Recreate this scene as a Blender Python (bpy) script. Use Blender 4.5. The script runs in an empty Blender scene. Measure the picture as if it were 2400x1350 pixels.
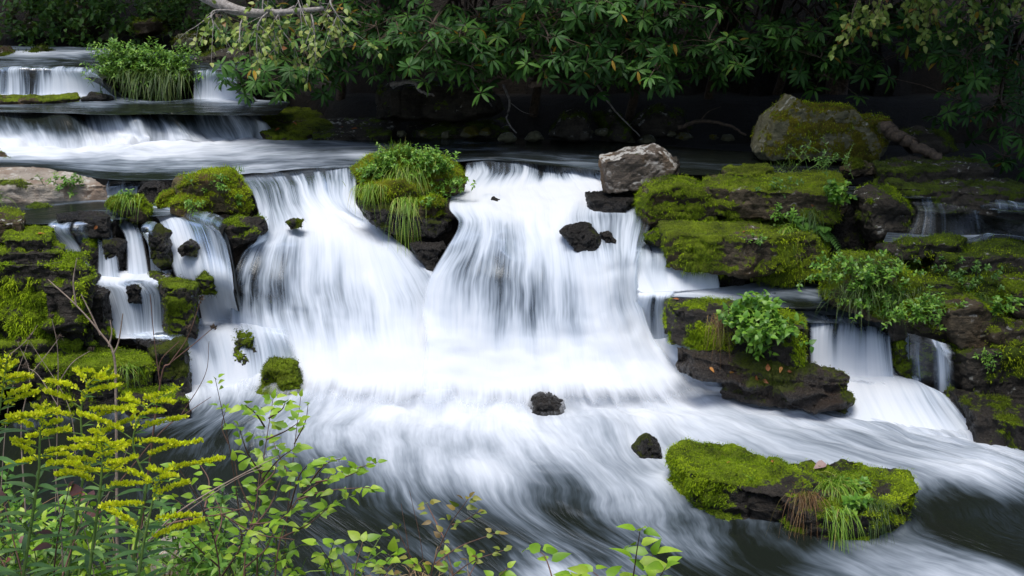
import bpy, bmesh, math, random
import numpy as np
from mathutils import Vector
from mathutils.bvhtree import BVHTree
from mathutils.geometry import delaunay_2d_cdt

rng = np.random.default_rng(7)
random.seed(7)
S = bpy.context.scene
COL = S.collection

# ------------------------------------------------------------------ camera
CAM = np.array([0.0, 0.0, 3.5]); PITCH = math.radians(14.0); F = 2857.0
cd = bpy.data.cameras.new("camera"); co = bpy.data.objects.new("camera", cd); COL.objects.link(co)
co.location = CAM; co.rotation_euler = (math.radians(90) - PITCH, 0, 0)
cd.sensor_width = 36; cd.lens = 36 * F / 2400; cd.clip_start = 0.05; cd.clip_end = 500
S.camera = co
# ------------------------------------------------------------------ light
SUN_EL, SUN_AZ = math.radians(74), math.radians(205)     # azimuth the light comes FROM, clockwise from +Y
w = bpy.data.worlds.new("World"); S.world = w; w.use_nodes = True
nt = w.node_tree; bg = nt.nodes['Background']
sky = nt.nodes.new('ShaderNodeTexSky'); sky.sky_type = 'NISHITA'; sky.sun_disc = False
sky.sun_elevation = SUN_EL; sky.sun_rotation = SUN_AZ; sky.dust_density = 3.0; sky.air_density = 1.0
nt.links.new(sky.outputs[0], bg.inputs[0]); bg.inputs[1].default_value = 0.13
sd = bpy.data.lights.new("sun", 'SUN'); so = bpy.data.objects.new("sun", sd); COL.objects.link(so)
sd.energy = 2.1; sd.angle = math.radians(30); sd.color = (1.0, 0.975, 0.93)
sdir = Vector((math.sin(SUN_AZ) * math.cos(SUN_EL), math.cos(SUN_AZ) * math.cos(SUN_EL), math.sin(SUN_EL)))
so.rotation_euler = sdir.to_track_quat('Z', 'Y').to_euler()
S.view_settings.view_transform = 'Standard'; S.view_settings.look = 'None'
S.view_settings.exposure = 0.47; S.view_settings.gamma = 1.0

# ------------------------------------------------------------------ helpers: picture point -> world point
SP, CP = math.sin(PITCH), math.cos(PITCH)
def ray(px, py):
    x = (px - 1200) / F; y = -(py - 675) / F
    return np.array([x, CP + y * SP, -SP + y * CP])
def PZ(px, py, z):
    d = ray(px, py); return CAM + d * ((z - CAM[2]) / d[2])
def PY(px, py, Y):
    d = ray(px, py); return CAM + d * (Y / d[1])

# ------------------------------------------------------------------ noise
def _h(ix, iy, iz, seed):
    n = (ix * 374761393 + iy * 668265263 + iz * 2147483647 + seed * 1274126177) & 0xFFFFFFFF
    n = ((n ^ (n >> 13)) * 1274126177) & 0xFFFFFFFF
    n = (n ^ (n >> 16)) & 0xFFFF
    return n / 32767.5 - 1.0
def vnoise(P, seed=0):
    P = np.asarray(P, float); i = np.floor(P).astype(np.int64); f = P - i; f = f * f * f * (f * (f * 6 - 15) + 10)
    r = 0
    for dx in (0, 1):
        for dy in (0, 1):
            for dz in (0, 1):
                wgt = (f[:, 0] if dx else 1 - f[:, 0]) * (f[:, 1] if dy else 1 - f[:, 1]) * (f[:, 2] if dz else 1 - f[:, 2])
                r = r + wgt * _h(i[:, 0] + dx, i[:, 1] + dy, i[:, 2] + dz, seed)
    return r
def fbm(P, oct=4, seed=0, gain=0.5):
    P = np.asarray(P, float); r = 0; a = 1.0; t = 0
    for k in range(oct):
        r = r + a * vnoise(P * (2 ** k) + 17.3 * k, seed + k); t += a; a *= gain
    return r / t

# ------------------------------------------------------------------ mesh building
def mesh_np(name, V, Fs, attrs=None, uv=None, smooth=True):
    me = bpy.data.meshes.new(name)
    V = np.asarray(V, np.float32)
    me.vertices.add(len(V)); me.vertices.foreach_set('co', V.ravel())
    Fs = [np.asarray(f, np.int32) for f in Fs if len(f)]
    nl = sum(f.size for f in Fs); nf = sum(len(f) for f in Fs)
    me.loops.add(nl); me.polygons.add(nf)
    li = np.concatenate([f.ravel() for f in Fs]); me.loops.foreach_set('vertex_index', li)
    tot = np.concatenate([np.full(len(f), f.shape[1], np.int32) for f in Fs])
    st = np.concatenate([[0], np.cumsum(tot)[:-1]]).astype(np.int32)
    me.polygons.foreach_set('loop_start', st)
    try: me.polygons.foreach_set('loop_total', tot)
    except Exception: pass
    me.polygons.foreach_set('use_smooth', np.full(nf, smooth, bool))
    me.update(calc_edges=True)
    for k, a in (attrs or {}).items():
        at = me.attributes.new(k, 'FLOAT', 'POINT'); at.data.foreach_set('value', np.asarray(a, np.float32))
    if uv is not None:
        l = me.uv_layers.new(name='UVMap'); l.data.foreach_set('uv', np.asarray(uv, np.float32)[li].ravel())
    me.validate()
    return me
def link(name, me, mat, parent=None):
    o = bpy.data.objects.new(name, me); COL.objects.link(o)
    if mat and not me.materials: me.materials.append(mat)
    if parent: o.parent = parent
    return o
def tag(o, label=None, cat=None, group=None, kind=None):
    if label: o['label'] = label
    if cat: o['category'] = cat
    if group: o['group'] = group
    if kind: o['kind'] = kind
    return o
def thing(name, loc, label, cat, group=None):
    o = bpy.data.objects.new(name, None); COL.objects.link(o); o.location = Vector(loc); o.empty_display_size = 0.1
    return tag(o, label, cat, group)
def nrm(a):
    a = np.asarray(a, float); return a / np.maximum(np.linalg.norm(a, axis=-1, keepdims=True), 1e-9)

class Acc:
    """collects leaves, tubes and blades into ONE mesh"""
    def __init__(s): s.V = []; s.F3 = []; s.F4 = []; s.r = []; s.n = 0
    def add(s, V, F3=None, F4=None, r=0.5):
        V = np.asarray(V, float); s.V.append(V)
        if F3 is not None and len(F3): s.F3.append(np.asarray(F3) + s.n)
        if F4 is not None and len(F4): s.F4.append(np.asarray(F4) + s.n)
        s.r.append(np.broadcast_to(np.asarray(r, float), (len(V),)).copy()); s.n += len(V)
    def leaves(s, pos, d, up, L, W, droop=0.2, fold=0.15, prof='lance', rnd=None, st=4):
        pos = np.atleast_2d(pos); N = len(pos); d = nrm(np.broadcast_to(d, (N, 3))); up = np.broadcast_to(up, (N, 3))
        side = nrm(np.cross(d, up)); nn = nrm(np.cross(side, d))
        L = np.broadcast_to(L, (N,)); W = np.broadcast_to(W, (N,)); droop = np.broadcast_to(droop, (N,))
        rnd = rng.random(N) if rnd is None else np.broadcast_to(rnd, (N,))
        t = np.linspace(0, 1, st + 1)[1:-1]
        if prof == 'ellip': wp = np.sin(np.pi * t ** 1.12) ** .62
        elif prof == 'lance': wp = np.sin(np.pi * t ** 0.85) ** 0.8
        elif prof == 'ovate': wp = np.sin(np.pi * t ** 0.62) ** 0.9
        else: wp = 1 - t * 0.7
        tt = np.concatenate([[0], np.repeat(t, 3), [1]]); ss = np.concatenate([[0], np.tile([-1, 0, 1], len(t)), [0]])
        ww = np.concatenate([[0], np.repeat(wp, 3), [0]])
        V = (pos[:, None] + d[:, None] * (tt[None, :, None] * L[:, None, None])
             + side[:, None] * ((ss * ww)[None, :, None] * (W / 2)[:, None, None])
             + nn[:, None] * ((-droop[:, None] * (tt ** 2)[None] * L[:, None]) + fold * (np.abs(ss) * ww)[None] * W[:, None])[..., None])
        k = len(tt); m = len(t); f3 = [(0, 2, 1), (0, 3, 2)]; f4 = []
        for i in range(m - 1):
            a = 1 + 3 * i; f4 += [(a, a + 1, a + 4, a + 3), (a + 1, a + 2, a + 5, a + 4)]
        a = 1 + 3 * (m - 1); f3 += [(a, a + 1, k - 1), (a + 1, a + 2, k - 1)]
        off = (np.arange(N) * k)[:, None, None]
        s.add(V.reshape(-1, 3), (np.array(f3)[None] + off).reshape(-1, 3),
              (np.array(f4)[None] + off).reshape(-1, 4) if f4 else None, np.repeat(rnd, k))
    def tube(s, P, R, sides=5, r=0.5):
        P = np.asarray(P, float); n = len(P); R = np.broadcast_to(np.asarray(R, float), (n,))
        T = nrm(np.gradient(P, axis=0)); ref = np.array([0.31, 0.2, 0.93]); A = nrm(np.cross(T, ref)); B = np.cross(T, A)
        an = np.arange(sides) * 2 * np.pi / sides
        V = P[:, None] + R[:, None, None] * (np.cos(an)[None, :, None] * A[:, None] + np.sin(an)[None, :, None] * B[:, None])
        f = []
        for i in range(n - 1):
            for j in range(sides):
                k = (j + 1) % sides; f.append((i * sides + j, i * sides + k, (i + 1) * sides + k, (i + 1) * sides + j))
        s.add(V.reshape(-1, 3), None, f, r)
    def blades(s, pos, d, L, W, droop, k=5, rnd=None, cam=True):
        """grass blades arcing over under their own weight"""
        pos = np.atleast_2d(pos); N = len(pos); d = nrm(d); L = np.broadcast_to(L, (N,)); W = np.broadcast_to(W, (N,)); droop = np.broadcast_to(droop, (N,))
        rnd = rng.random(N) if rnd is None else np.broadcast_to(rnd, (N,))
        side = nrm(np.cross(d, np.array([0, 0, 1.0]) + rng.normal(0, .3, (N, 3))))
        t = np.linspace(0, 1, k)
        C = pos[:, None] + d[:, None] * (t[None, :, None] * L[:, None, None])
        C[:, :, 2] -= droop[:, None] * (t ** 2)[None] * L[:, None]
        wd = (W[:, None] / 2 * (1 - t ** 2 * 0.92)[None])[..., None]
        V = np.stack([C - side[:, None] * wd, C + side[:, None] * wd], 2)
        f = [(2 * i, 2 * i + 1, 2 * i + 3, 2 * i + 2) for i in range(k - 1)]
        off = (np.arange(N) * 2 * k)[:, None, None]
        s.add(V.reshape(-1, 3), None, (np.array(f)[None] + off).reshape(-1, 4), np.repeat(rnd, 2 * k))
    def build(s, name, mat, parent=None, smooth=True):
        V = np.concatenate(s.V)
        if parent is not None: V = V - np.array(parent.location)
        Fs = []
        if s.F3: Fs.append(np.concatenate(s.F3))
        if s.F4: Fs.append(np.concatenate(s.F4))
        return link(name, mesh_np(name, V, Fs, {'rnd': np.concatenate(s.r)}, smooth=smooth), mat, parent)

# ------------------------------------------------------------------ materials
class NT:
    def __init__(s, name):
        s.m = bpy.data.materials.new(name); s.m.use_nodes = True; s.t = s.m.node_tree
        for n in list(s.t.nodes): s.t.nodes.remove(n)
        s.out = s.n('ShaderNodeOutputMaterial')
    def n(s, typ, ins=None, **kw):
        nd = s.t.nodes.new(typ)
        for k, v in kw.items(): setattr(nd, k, v)
        for k, v in (ins or {}).items(): s.set(nd.inputs[k], v)
        return nd
    def set(s, sock, v):
        if hasattr(v, 'is_output'): s.t.links.new(v, sock)
        elif isinstance(v, tuple) and len(v) == 3 and sock.type == 'RGBA': sock.default_value = (*v, 1)
        else: sock.default_value = v
    def math(s, op, a, b=0.0, clamp=False):
        return s.n('ShaderNodeMath', {0: a, 1: b}, operation=op, use_clamp=clamp).outputs[0]
    def attr(s, name): return s.n('ShaderNodeAttribute', attribute_name=name).outputs['Fac']
    def noise(s, vec, scale, detail=3, rough=0.5, dist=0.0):
        return s.n('ShaderNodeTexNoise', {'Vector': vec, 'Scale': scale, 'Detail': detail, 'Roughness': rough, 'Distortion': dist}).outputs['Fac']
    def map(s, v, a, b, c=0.0, d=1.0, smooth=False):
        return s.n('ShaderNodeMapRange', {'Value': v, 'From Min': a, 'From Max': b, 'To Min': c, 'To Max': d},
                   interpolation_type='SMOOTHSTEP' if smooth else 'LINEAR').outputs['Result']
    def mix(s, f, a, b):
        nd = s.n('ShaderNodeMix', data_type='RGBA'); s.set(nd.inputs['Factor'], f)
        s.set(nd.inputs[6], a); s.set(nd.inputs[7], b); return nd.outputs[2]
    def ramp(s, f, stops):
        nd = s.n('ShaderNodeValToRGB'); s.set(nd.inputs[0], f); e = nd.color_ramp.elements
        while len(e) < len(stops): e.new(0.5)
        for k, (p, c) in enumerate(stops): e[k].position = p; e[k].color = (*c, 1)
        return nd.outputs[0]
    def bump(s, h, strength, dist): return s.n('ShaderNodeBump', {'Height': h, 'Strength': strength, 'Distance': dist}).outputs[0]
    def scalevec(s, v, sc):
        return s.n('ShaderNodeMapping', {'Vector': v, 'Scale': sc}).outputs[0]
    def surf(s, sh): s.t.links.new(sh, s.out.inputs['Surface']); return s.m

def mat_rock(name, c0, c1, rough, lichen=0.0, lich_c=(.42, .42, .38), moss0=(.022, .030, .004), moss1=(.12, .15, .008), tint=None, spec=.3):
    t = NT(name); geo = t.n('ShaderNodeNewGeometry'); tc = t.n('ShaderNodeTexCoord'); p = geo.outputs['Position']
    big = t.noise(p, 2.6, 5, .6); fine = t.noise(p, 38, 6, .7); strat = t.noise(t.scalevec(p, (1.5, 1.5, 14)), 2.2, 4, .6)
    f = t.math('ADD', t.math('MULTIPLY', big, .5), t.math('ADD', t.math('MULTIPLY', fine, .3), t.math('MULTIPLY', strat, .3)))
    col = t.mix(t.map(f, .40, .70), c0, c1)
    col = t.mix(t.map(t.noise(p, 70, 4, .8), .55, .68, 0, .6), col, c1)
    col = t.mix(t.map(t.noise(p, 3.4, 6, .75), .50, .62, 0, .75), col, c0)
    if tint: col = t.mix(t.map(t.noise(p, 1.7, 4, .6), .48, .68), col, tint)
    if lichen:
        lz = t.map(t.noise(p, 9, 5, .65), .62 - .12 * lichen, .66 - .12 * lichen)
        up = t.map(t.n('ShaderNodeSeparateXYZ', {0: geo.outputs['Normal']}).outputs[2], 0.0, .7)
        col = t.mix(t.math('MULTIPLY', lz, up), col, lich_c)
    mo = t.attr('moss'); mn = t.noise(p, 24, 5, .7)
    mf = t.map(t.math('ADD', mo, t.math('MULTIPLY', t.math('SUBTRACT', mn, .5), 1.3)), .40, .58, smooth=True)
    mcol = t.mix(t.map(t.math('ADD', t.math('MULTIPLY', t.noise(p, 5, 4, .6), .6), t.math('MULTIPLY', t.noise(p, 60, 3, .7), .4)), .36, .66), moss0, moss1)
    mcol = t.mix(t.map(t.noise(p, 3.2, 5, .65), .56, .72, 0, .55), mcol, (.085, .068, .016))
    h = t.math('ADD', t.math('MULTIPLY', fine, .6), t.math('ADD', t.math('MULTIPLY', strat, .5), t.math('MULTIPLY', t.noise(p, 140, 3, .6), .25)))
    hm = t.noise(p, 110, 4, .8)
    hh = t.n('ShaderNodeMix', data_type='FLOAT'); t.set(hh.inputs[0], mf); t.set(hh.inputs[2], h); t.set(hh.inputs[3], hm)
    b = t.bump(hh.outputs[0], 1.0, .05)
    rr = t.n('ShaderNodeMix', data_type='FLOAT'); t.set(rr.inputs[0], mf); t.set(rr.inputs[2], t.map(fine, .3, .7, rough - .12, rough + .15)); t.set(rr.inputs[3], .95)
    bs = t.n('ShaderNodeBsdfPrincipled', {'Base Color': t.mix(mf, col, mcol), 'Roughness': rr.outputs[0], 'Specular IOR Level': spec, 'Normal': b})
    return t.surf(bs.outputs[0])

def mat_leaf(name, stops, rough=.4, trans=.25, tcol=None, spec=.5):
    t = NT(name); r = t.attr('rnd'); p = t.n('ShaderNodeNewGeometry').outputs['Position']
    c = t.ramp(r, stops)
    c = t.mix(t.map(t.noise(p, 45, 3, .6), .35, .75, 0, .35), c, t.mix(.5, c, (.02, .03, .01)))
    bs = t.n('ShaderNodeBsdfPrincipled', {'Base Color': c, 'Roughness': rough, 'Specular IOR Level': spec})
    tr = t.n('ShaderNodeBsdfTranslucent', {'Color': tcol if tcol else t.mix(.35, c, (.25, .35, .02))})
    return t.surf(t.n('ShaderNodeMixShader', {0: trans, 1: bs.outputs[0], 2: tr.outputs[0]}).outputs[0])

def mat_bark(name, c0, c1, rough=.8):
    t = NT(name); p = t.n('ShaderNodeNewGeometry').outputs['Position']
    n = t.noise(p, 30, 5, .7)
    bs = t.n('ShaderNodeBsdfPrincipled', {'Base Color': t.mix(t.map(n, .35, .65), c0, c1), 'Roughness': rough, 'Normal': t.bump(n, .6, .01)})
    return t.surf(bs.outputs[0])

FOAM = (.80, .85, .91)
def foam_shader(t, nrmv=None, thick=1.0):
    # thin foam is coloured darker and bluer, thick foam near white
    ins = {'Color': t.mix(thick, (.32, .42, .55), (.79, .835, .90))}
    if nrmv is not None: ins['Normal'] = nrmv
    d = t.n('ShaderNodeBsdfDiffuse', ins); tr = t.n('ShaderNodeBsdfTranslucent', {'Color': FOAM})
    return t.n('ShaderNodeMixShader', {0: .22, 1: d.outputs[0], 2: tr.outputs[0]}).outputs[0]

def mat_fall():
    """falling water: fine streaks of foam along the flow over a thin clear film"""
    t = NT('falling_water'); uv = t.n('ShaderNodeUVMap').outputs[0]; fo = t.attr('foam')
    wob = t.n('ShaderNodeTexNoise', {'Vector': uv, 'Scale': 1.6, 'Detail': 2}).outputs['Color']
    wv = t.n('ShaderNodeVectorMath', {0: wob, 1: (-.5, -.5, -.5)}, operation='ADD').outputs[0]
    wv = t.n('ShaderNodeVectorMath', {0: wv, 'Scale': .07}, operation='SCALE').outputs[0]
    u2 = t.n('ShaderNodeVectorMath', {0: uv, 1: wv}, operation='ADD').outputs[0]
    a = t.noise(t.scalevec(u2, (7, .9, 1)), 1, 3, .5)
    b = t.noise(t.scalevec(u2, (26, .8, 1)), 1, 3, .6)
    c = t.noise(t.scalevec(u2, (75, 1.1, 1)), 1, 2, .6)
    s = t.math('ADD', t.math('MULTIPLY', a, .58), t.math('ADD', t.math('MULTIPLY', b, .30), t.math('MULTIPLY', c, .12)))
    d = t.math('ADD', t.math('MULTIPLY', fo, 1.38), t.math('MULTIPLY', t.math('SUBTRACT', s, .5), t.map(fo, .35, .95, 3.2, 1.0)))
    cov = t.map(d, .12, 1.02, 0, 1, smooth=True)
    bp = t.bump(t.math('ADD', t.math('MULTIPLY', a, .6), t.math('MULTIPLY', b, .4)), .18, .08)
    foam = foam_shader(t, bp, t.map(d, .35, 1.25))
    gl = t.n('ShaderNodeBsdfGlossy', {'Color': (.8, .85, .9), 'Roughness': .25, 'Normal': bp})
    tp = t.n('ShaderNodeBsdfTransparent', {'Color': (.82, .86, .85)})
    fr = t.n('ShaderNodeFresnel', {'IOR': 1.33})
    film = t.n('ShaderNodeMixShader', {0: fr.outputs[0], 1: tp.outputs[0], 2: gl.outputs[0]}).outputs[0]
    ed = t.attr('edge')
    f2 = t.n('ShaderNodeMixShader', {0: cov, 1: film, 2: foam}).outputs[0]
    clear = t.n('ShaderNodeBsdfTransparent')
    return t.surf(t.n('ShaderNodeMixShader', {0: t.map(t.math('ADD', ed, t.math('MULTIPLY', t.math('SUBTRACT', s, .5), t.map(ed, .0, 1.0, 1.6, 0))), .1, .75, smooth=True), 1: clear.outputs[0], 2: f2}).outputs[0])

def mat_pool():
    """running water: dark clear water with long foam drawn out along the flow"""
    t = NT('river_water'); uv = t.n('ShaderNodeUVMap').outputs[0]; fo = t.attr('foam')
    wob = t.n('ShaderNodeTexNoise', {'Vector': uv, 'Scale': 1.1, 'Detail': 3}).outputs['Color']
    wv = t.n('ShaderNodeVectorMath', {0: wob, 1: (-.5, -.5, -.5)}, operation='ADD').outputs[0]
    wv = t.n('ShaderNodeVectorMath', {0: wv, 'Scale': .20}, operation='SCALE').outputs[0]
    u2 = t.n('ShaderNodeVectorMath', {0: uv, 1: wv}, operation='ADD').outputs[0]
    wb = t.n('ShaderNodeTexNoise', {'Vector': uv, 'Scale': .55, 'Detail': 1}).outputs['Color']
    wb = t.n('ShaderNodeVectorMath', {0: t.n('ShaderNodeVectorMath', {0: wb, 1: (-.5, -.5, -.5)}, operation='ADD').outputs[0], 'Scale': .45}, operation='SCALE').outputs[0]
    u2 = t.n('ShaderNodeVectorMath', {0: u2, 1: wb}, operation='ADD').outputs[0]
    a = t.noise(t.scalevec(u2, (2.6, .9, 1)), 1, 4, .55)
    b = t.noise(t.scalevec(u2, (9, 1.1, 1)), 1, 4, .6)
    c = t.noise(t.scalevec(u2, (34, 2.2, 1)), 1, 3, .6)
    e = t.noise(t.scalevec(u2, (.9, .6, 1)), 1, 2, .5)
    s = t.math('ADD', t.math('MULTIPLY', e, .25), t.math('ADD', t.math('MULTIPLY', a, .36), t.math('ADD', t.math('MULTIPLY', b, .26), t.math('MULTIPLY', c, .13))))
    d = t.math('ADD', t.math('MULTIPLY', fo, 1.2), t.math('MULTIPLY', t.math('SUBTRACT', s, .5), t.map(fo, .3, 1.0, 3.3, 2.0)))
    cov = t.map(d, .06, 1.22, 0, 1, smooth=True)
    bp = t.bump(t.math('ADD', t.math('MULTIPLY', a, .6), t.math('MULTIPLY', b, .35)), .5, .10)
    bw = t.bump(t.math('ADD', t.math('MULTIPLY', b, .6), t.math('MULTIPLY', c, .4)), .35, .05)
    foam = foam_shader(t, bp, t.map(d, .3, 1.2))
    wat = t.n('ShaderNodeBsdfPrincipled', {'Base Color': (.010, .013, .010), 'Roughness': .16, 'IOR': 1.33, 'Specular IOR Level': .3, 'Normal': bw})
    return t.surf(t.n('ShaderNodeMixShader', {0: cov, 1: wat.outputs[0], 2: foam}).outputs[0])

M = {}
M['wet'] = mat_rock('wet_black_rock', (.006, .006, .006), (.034, .029, .025), .30, spec=.35)
M['bed'] = mat_rock('riverbed_rock', (.006, .006, .006), (.030, .027, .024), .32, moss1=(.05, .07, .006))
M['dark'] = mat_rock('dark_mossy_rock', (.012, .010, .008), (.085, .072, .054), .7, lichen=.25, moss0=(.014, .020, .002), moss1=(.15, .23, .010))
M['brown'] = mat_rock('brown_mossy_rock', (.018, .014, .009), (.14, .11, .07), .8, lichen=.2, moss0=(.034, .046, .003), moss1=(.28, .38, .012), tint=(.08, .052, .024))
M['yel'] = mat_rock('yellow_mossy_rock', (.05, .04, .02), (.15, .12, .06), .8, moss0=(.06, .07, .003), moss1=(.32, .33, .008), tint=(.16, .085, .03))
M['bright'] = mat_rock('bright_mossy_rock', (.008, .007, .006), (.062, .052, .042), .42, moss0=(.035, .052, .002), moss1=(.34, .49, .010))
M['pale'] = mat_rock('pale_bare_rock', (.26, .22, .18), (.50, .44, .37), .7, lichen=.5, lich_c=(.55, .52, .46), tint=(.28, .19, .13))
M['grey'] = mat_rock('grey_lichen_rock', (.030, .025, .020), (.15, .12, .095), .6, lichen=1.0, lich_c=(.5, .49, .46), tint=(.16, .10, .05))
M['oliv'] = mat_rock('olive_boulder_rock', (.075, .075, .042), (.23, .22, .135), .8, lichen=.5, lich_c=(.34, .35, .31), moss0=(.05, .048, .003), moss1=(.22, .19, .006))
M['wetb'] = mat_rock('wet_brown_rock', (.007, .006, .006), (.055, .042, .031), .24, moss1=(.14, .17, .007), tint=(.05, .032, .02), spec=.5)
M['fall'] = mat_fall(); M['pool'] = mat_pool()
M['moss'] = mat_leaf('moss_fibre', [(0, (.04, .08, .004)), (.5, (.22, .34, .009)), (1, (.42, .55, .02))], .9, .2, spec=.1)
M['mossd'] = mat_leaf('dark_moss_fibre', [(0, (.016, .028, .004)), (.5, (.06, .09, .006)), (1, (.14, .18, .012))], .9, .2, spec=.1)
M['rhodo'] = mat_leaf('rhododendron_leaf', [(0, (.012, .042, .012)), (.5, (.038, .115, .020)), (.85, (.085, .20, .030)), (.94, (.12, .20, .03)), (.965, (.30, .22, .02)), (1, (.33, .19, .02))], .5, .15, spec=.22)
M['grass'] = mat_leaf('grass_blade', [(0, (.08, .19, .012)), (.5, (.19, .37, .02)), (.85, (.33, .47, .06)), (1, (.42, .34, .10))], .5, .3)
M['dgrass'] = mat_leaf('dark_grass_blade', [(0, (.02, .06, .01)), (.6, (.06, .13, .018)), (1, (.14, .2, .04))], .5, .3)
M['rust'] = mat_leaf('rusty_grass_blade', [(0, (.10, .05, .02)), (.6, (.22, .11, .04)), (1, (.14, .2, .04))], .6, .25)
M['herb'] = mat_leaf('herb_leaf', [(0, (.06, .18, .02)), (.6, (.14, .32, .03)), (1, (.27, .46, .06))], .45, .3)
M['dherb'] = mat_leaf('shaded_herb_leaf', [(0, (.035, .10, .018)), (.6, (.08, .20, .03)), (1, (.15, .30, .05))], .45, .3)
M['birch'] = mat_leaf('pale_branch_leaf', [(0, (.13, .22, .03)), (.6, (.27, .37, .07)), (.95, (.38, .42, .11)), (.98, (.30, .19, .04)), (1, (.33, .13, .05))], .5, .3)
M['shrub'] = mat_leaf('shrub_leaf', [(0, (.13, .28, .015)), (.55, (.26, .46, .02)), (1, (.42, .58, .05))], .42, .35)
M['autumn'] = mat_leaf('autumn_leaf', [(0, (.14, .22, .02)), (.5, (.25, .30, .04)), (.75, (.30, .22, .04)), (1, (.10, .05, .03))], .5, .3)
M['goldl'] = mat_leaf('goldenrod_leaf', [(0, (.045, .12, .03)), (.6, (.09, .20, .05)), (1, (.17, .30, .08))], .45, .3)
M['gold'] = mat_leaf('goldenrod_floret', [(0, (.60, .78, .01)), (.6, (.80, .92, .03)), (1, (.94, .96, .10))], .6, .42, tcol=(.7, .65, .02), spec=.2)
M['red'] = mat_leaf('dark_red_leaf', [(0, (.07, .02, .025)), (.6, (.13, .05, .05)), (1, (.24, .06, .04))], .5, .25)
M['orange'] = mat_leaf('orange_dead_leaf', [(0, (.20, .06, .02)), (.6, (.42, .14, .03)), (1, (.55, .30, .06))], .6, .15, tcol=(.4, .15, .03))
M['stem'] = mat_bark('green_stem', (.10, .18, .03), (.17, .26, .05))
M['twig'] = mat_bark('reddish_twig', (.10, .05, .035), (.19, .10, .07))
M['dry'] = mat_bark('dry_pale_stalk', (.24, .17, .13), (.42, .33, .26))
M['bark'] = mat_bark('brown_bark', (.035, .024, .016), (.12, .085, .058))
M['gbark'] = mat_bark('grey_branch_bark', (.14, .12, .11), (.34, .32, .30))
M['straw'] = mat_leaf('straw', [(0, (.16, .10, .05)), (1, (.36, .25, .13))], .8, .2)
def mat_ground():
    t = NT('leaf_litter_soil'); p = t.n('ShaderNodeNewGeometry').outputs['Position']
    n = t.noise(p, 6, 6, .7); m = t.noise(p, 30, 4, .7)
    c = t.ramp(t.math('ADD', t.math('MULTIPLY', n, .6), t.math('MULTIPLY', m, .4)), [(.3, (.004, .0035, .003)), (.5, (.020, .014, .008)), (.62, (.008, .007, .005)), (.75, (.03, .022, .011))])
    return t.surf(t.n('ShaderNodeBsdfPrincipled', {'Base Color': c, 'Roughness': .9, 'Normal': t.bump(t.math('ADD', n, m), 1.0, .15)}).outputs[0])
M['soil'] = mat_ground()

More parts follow.
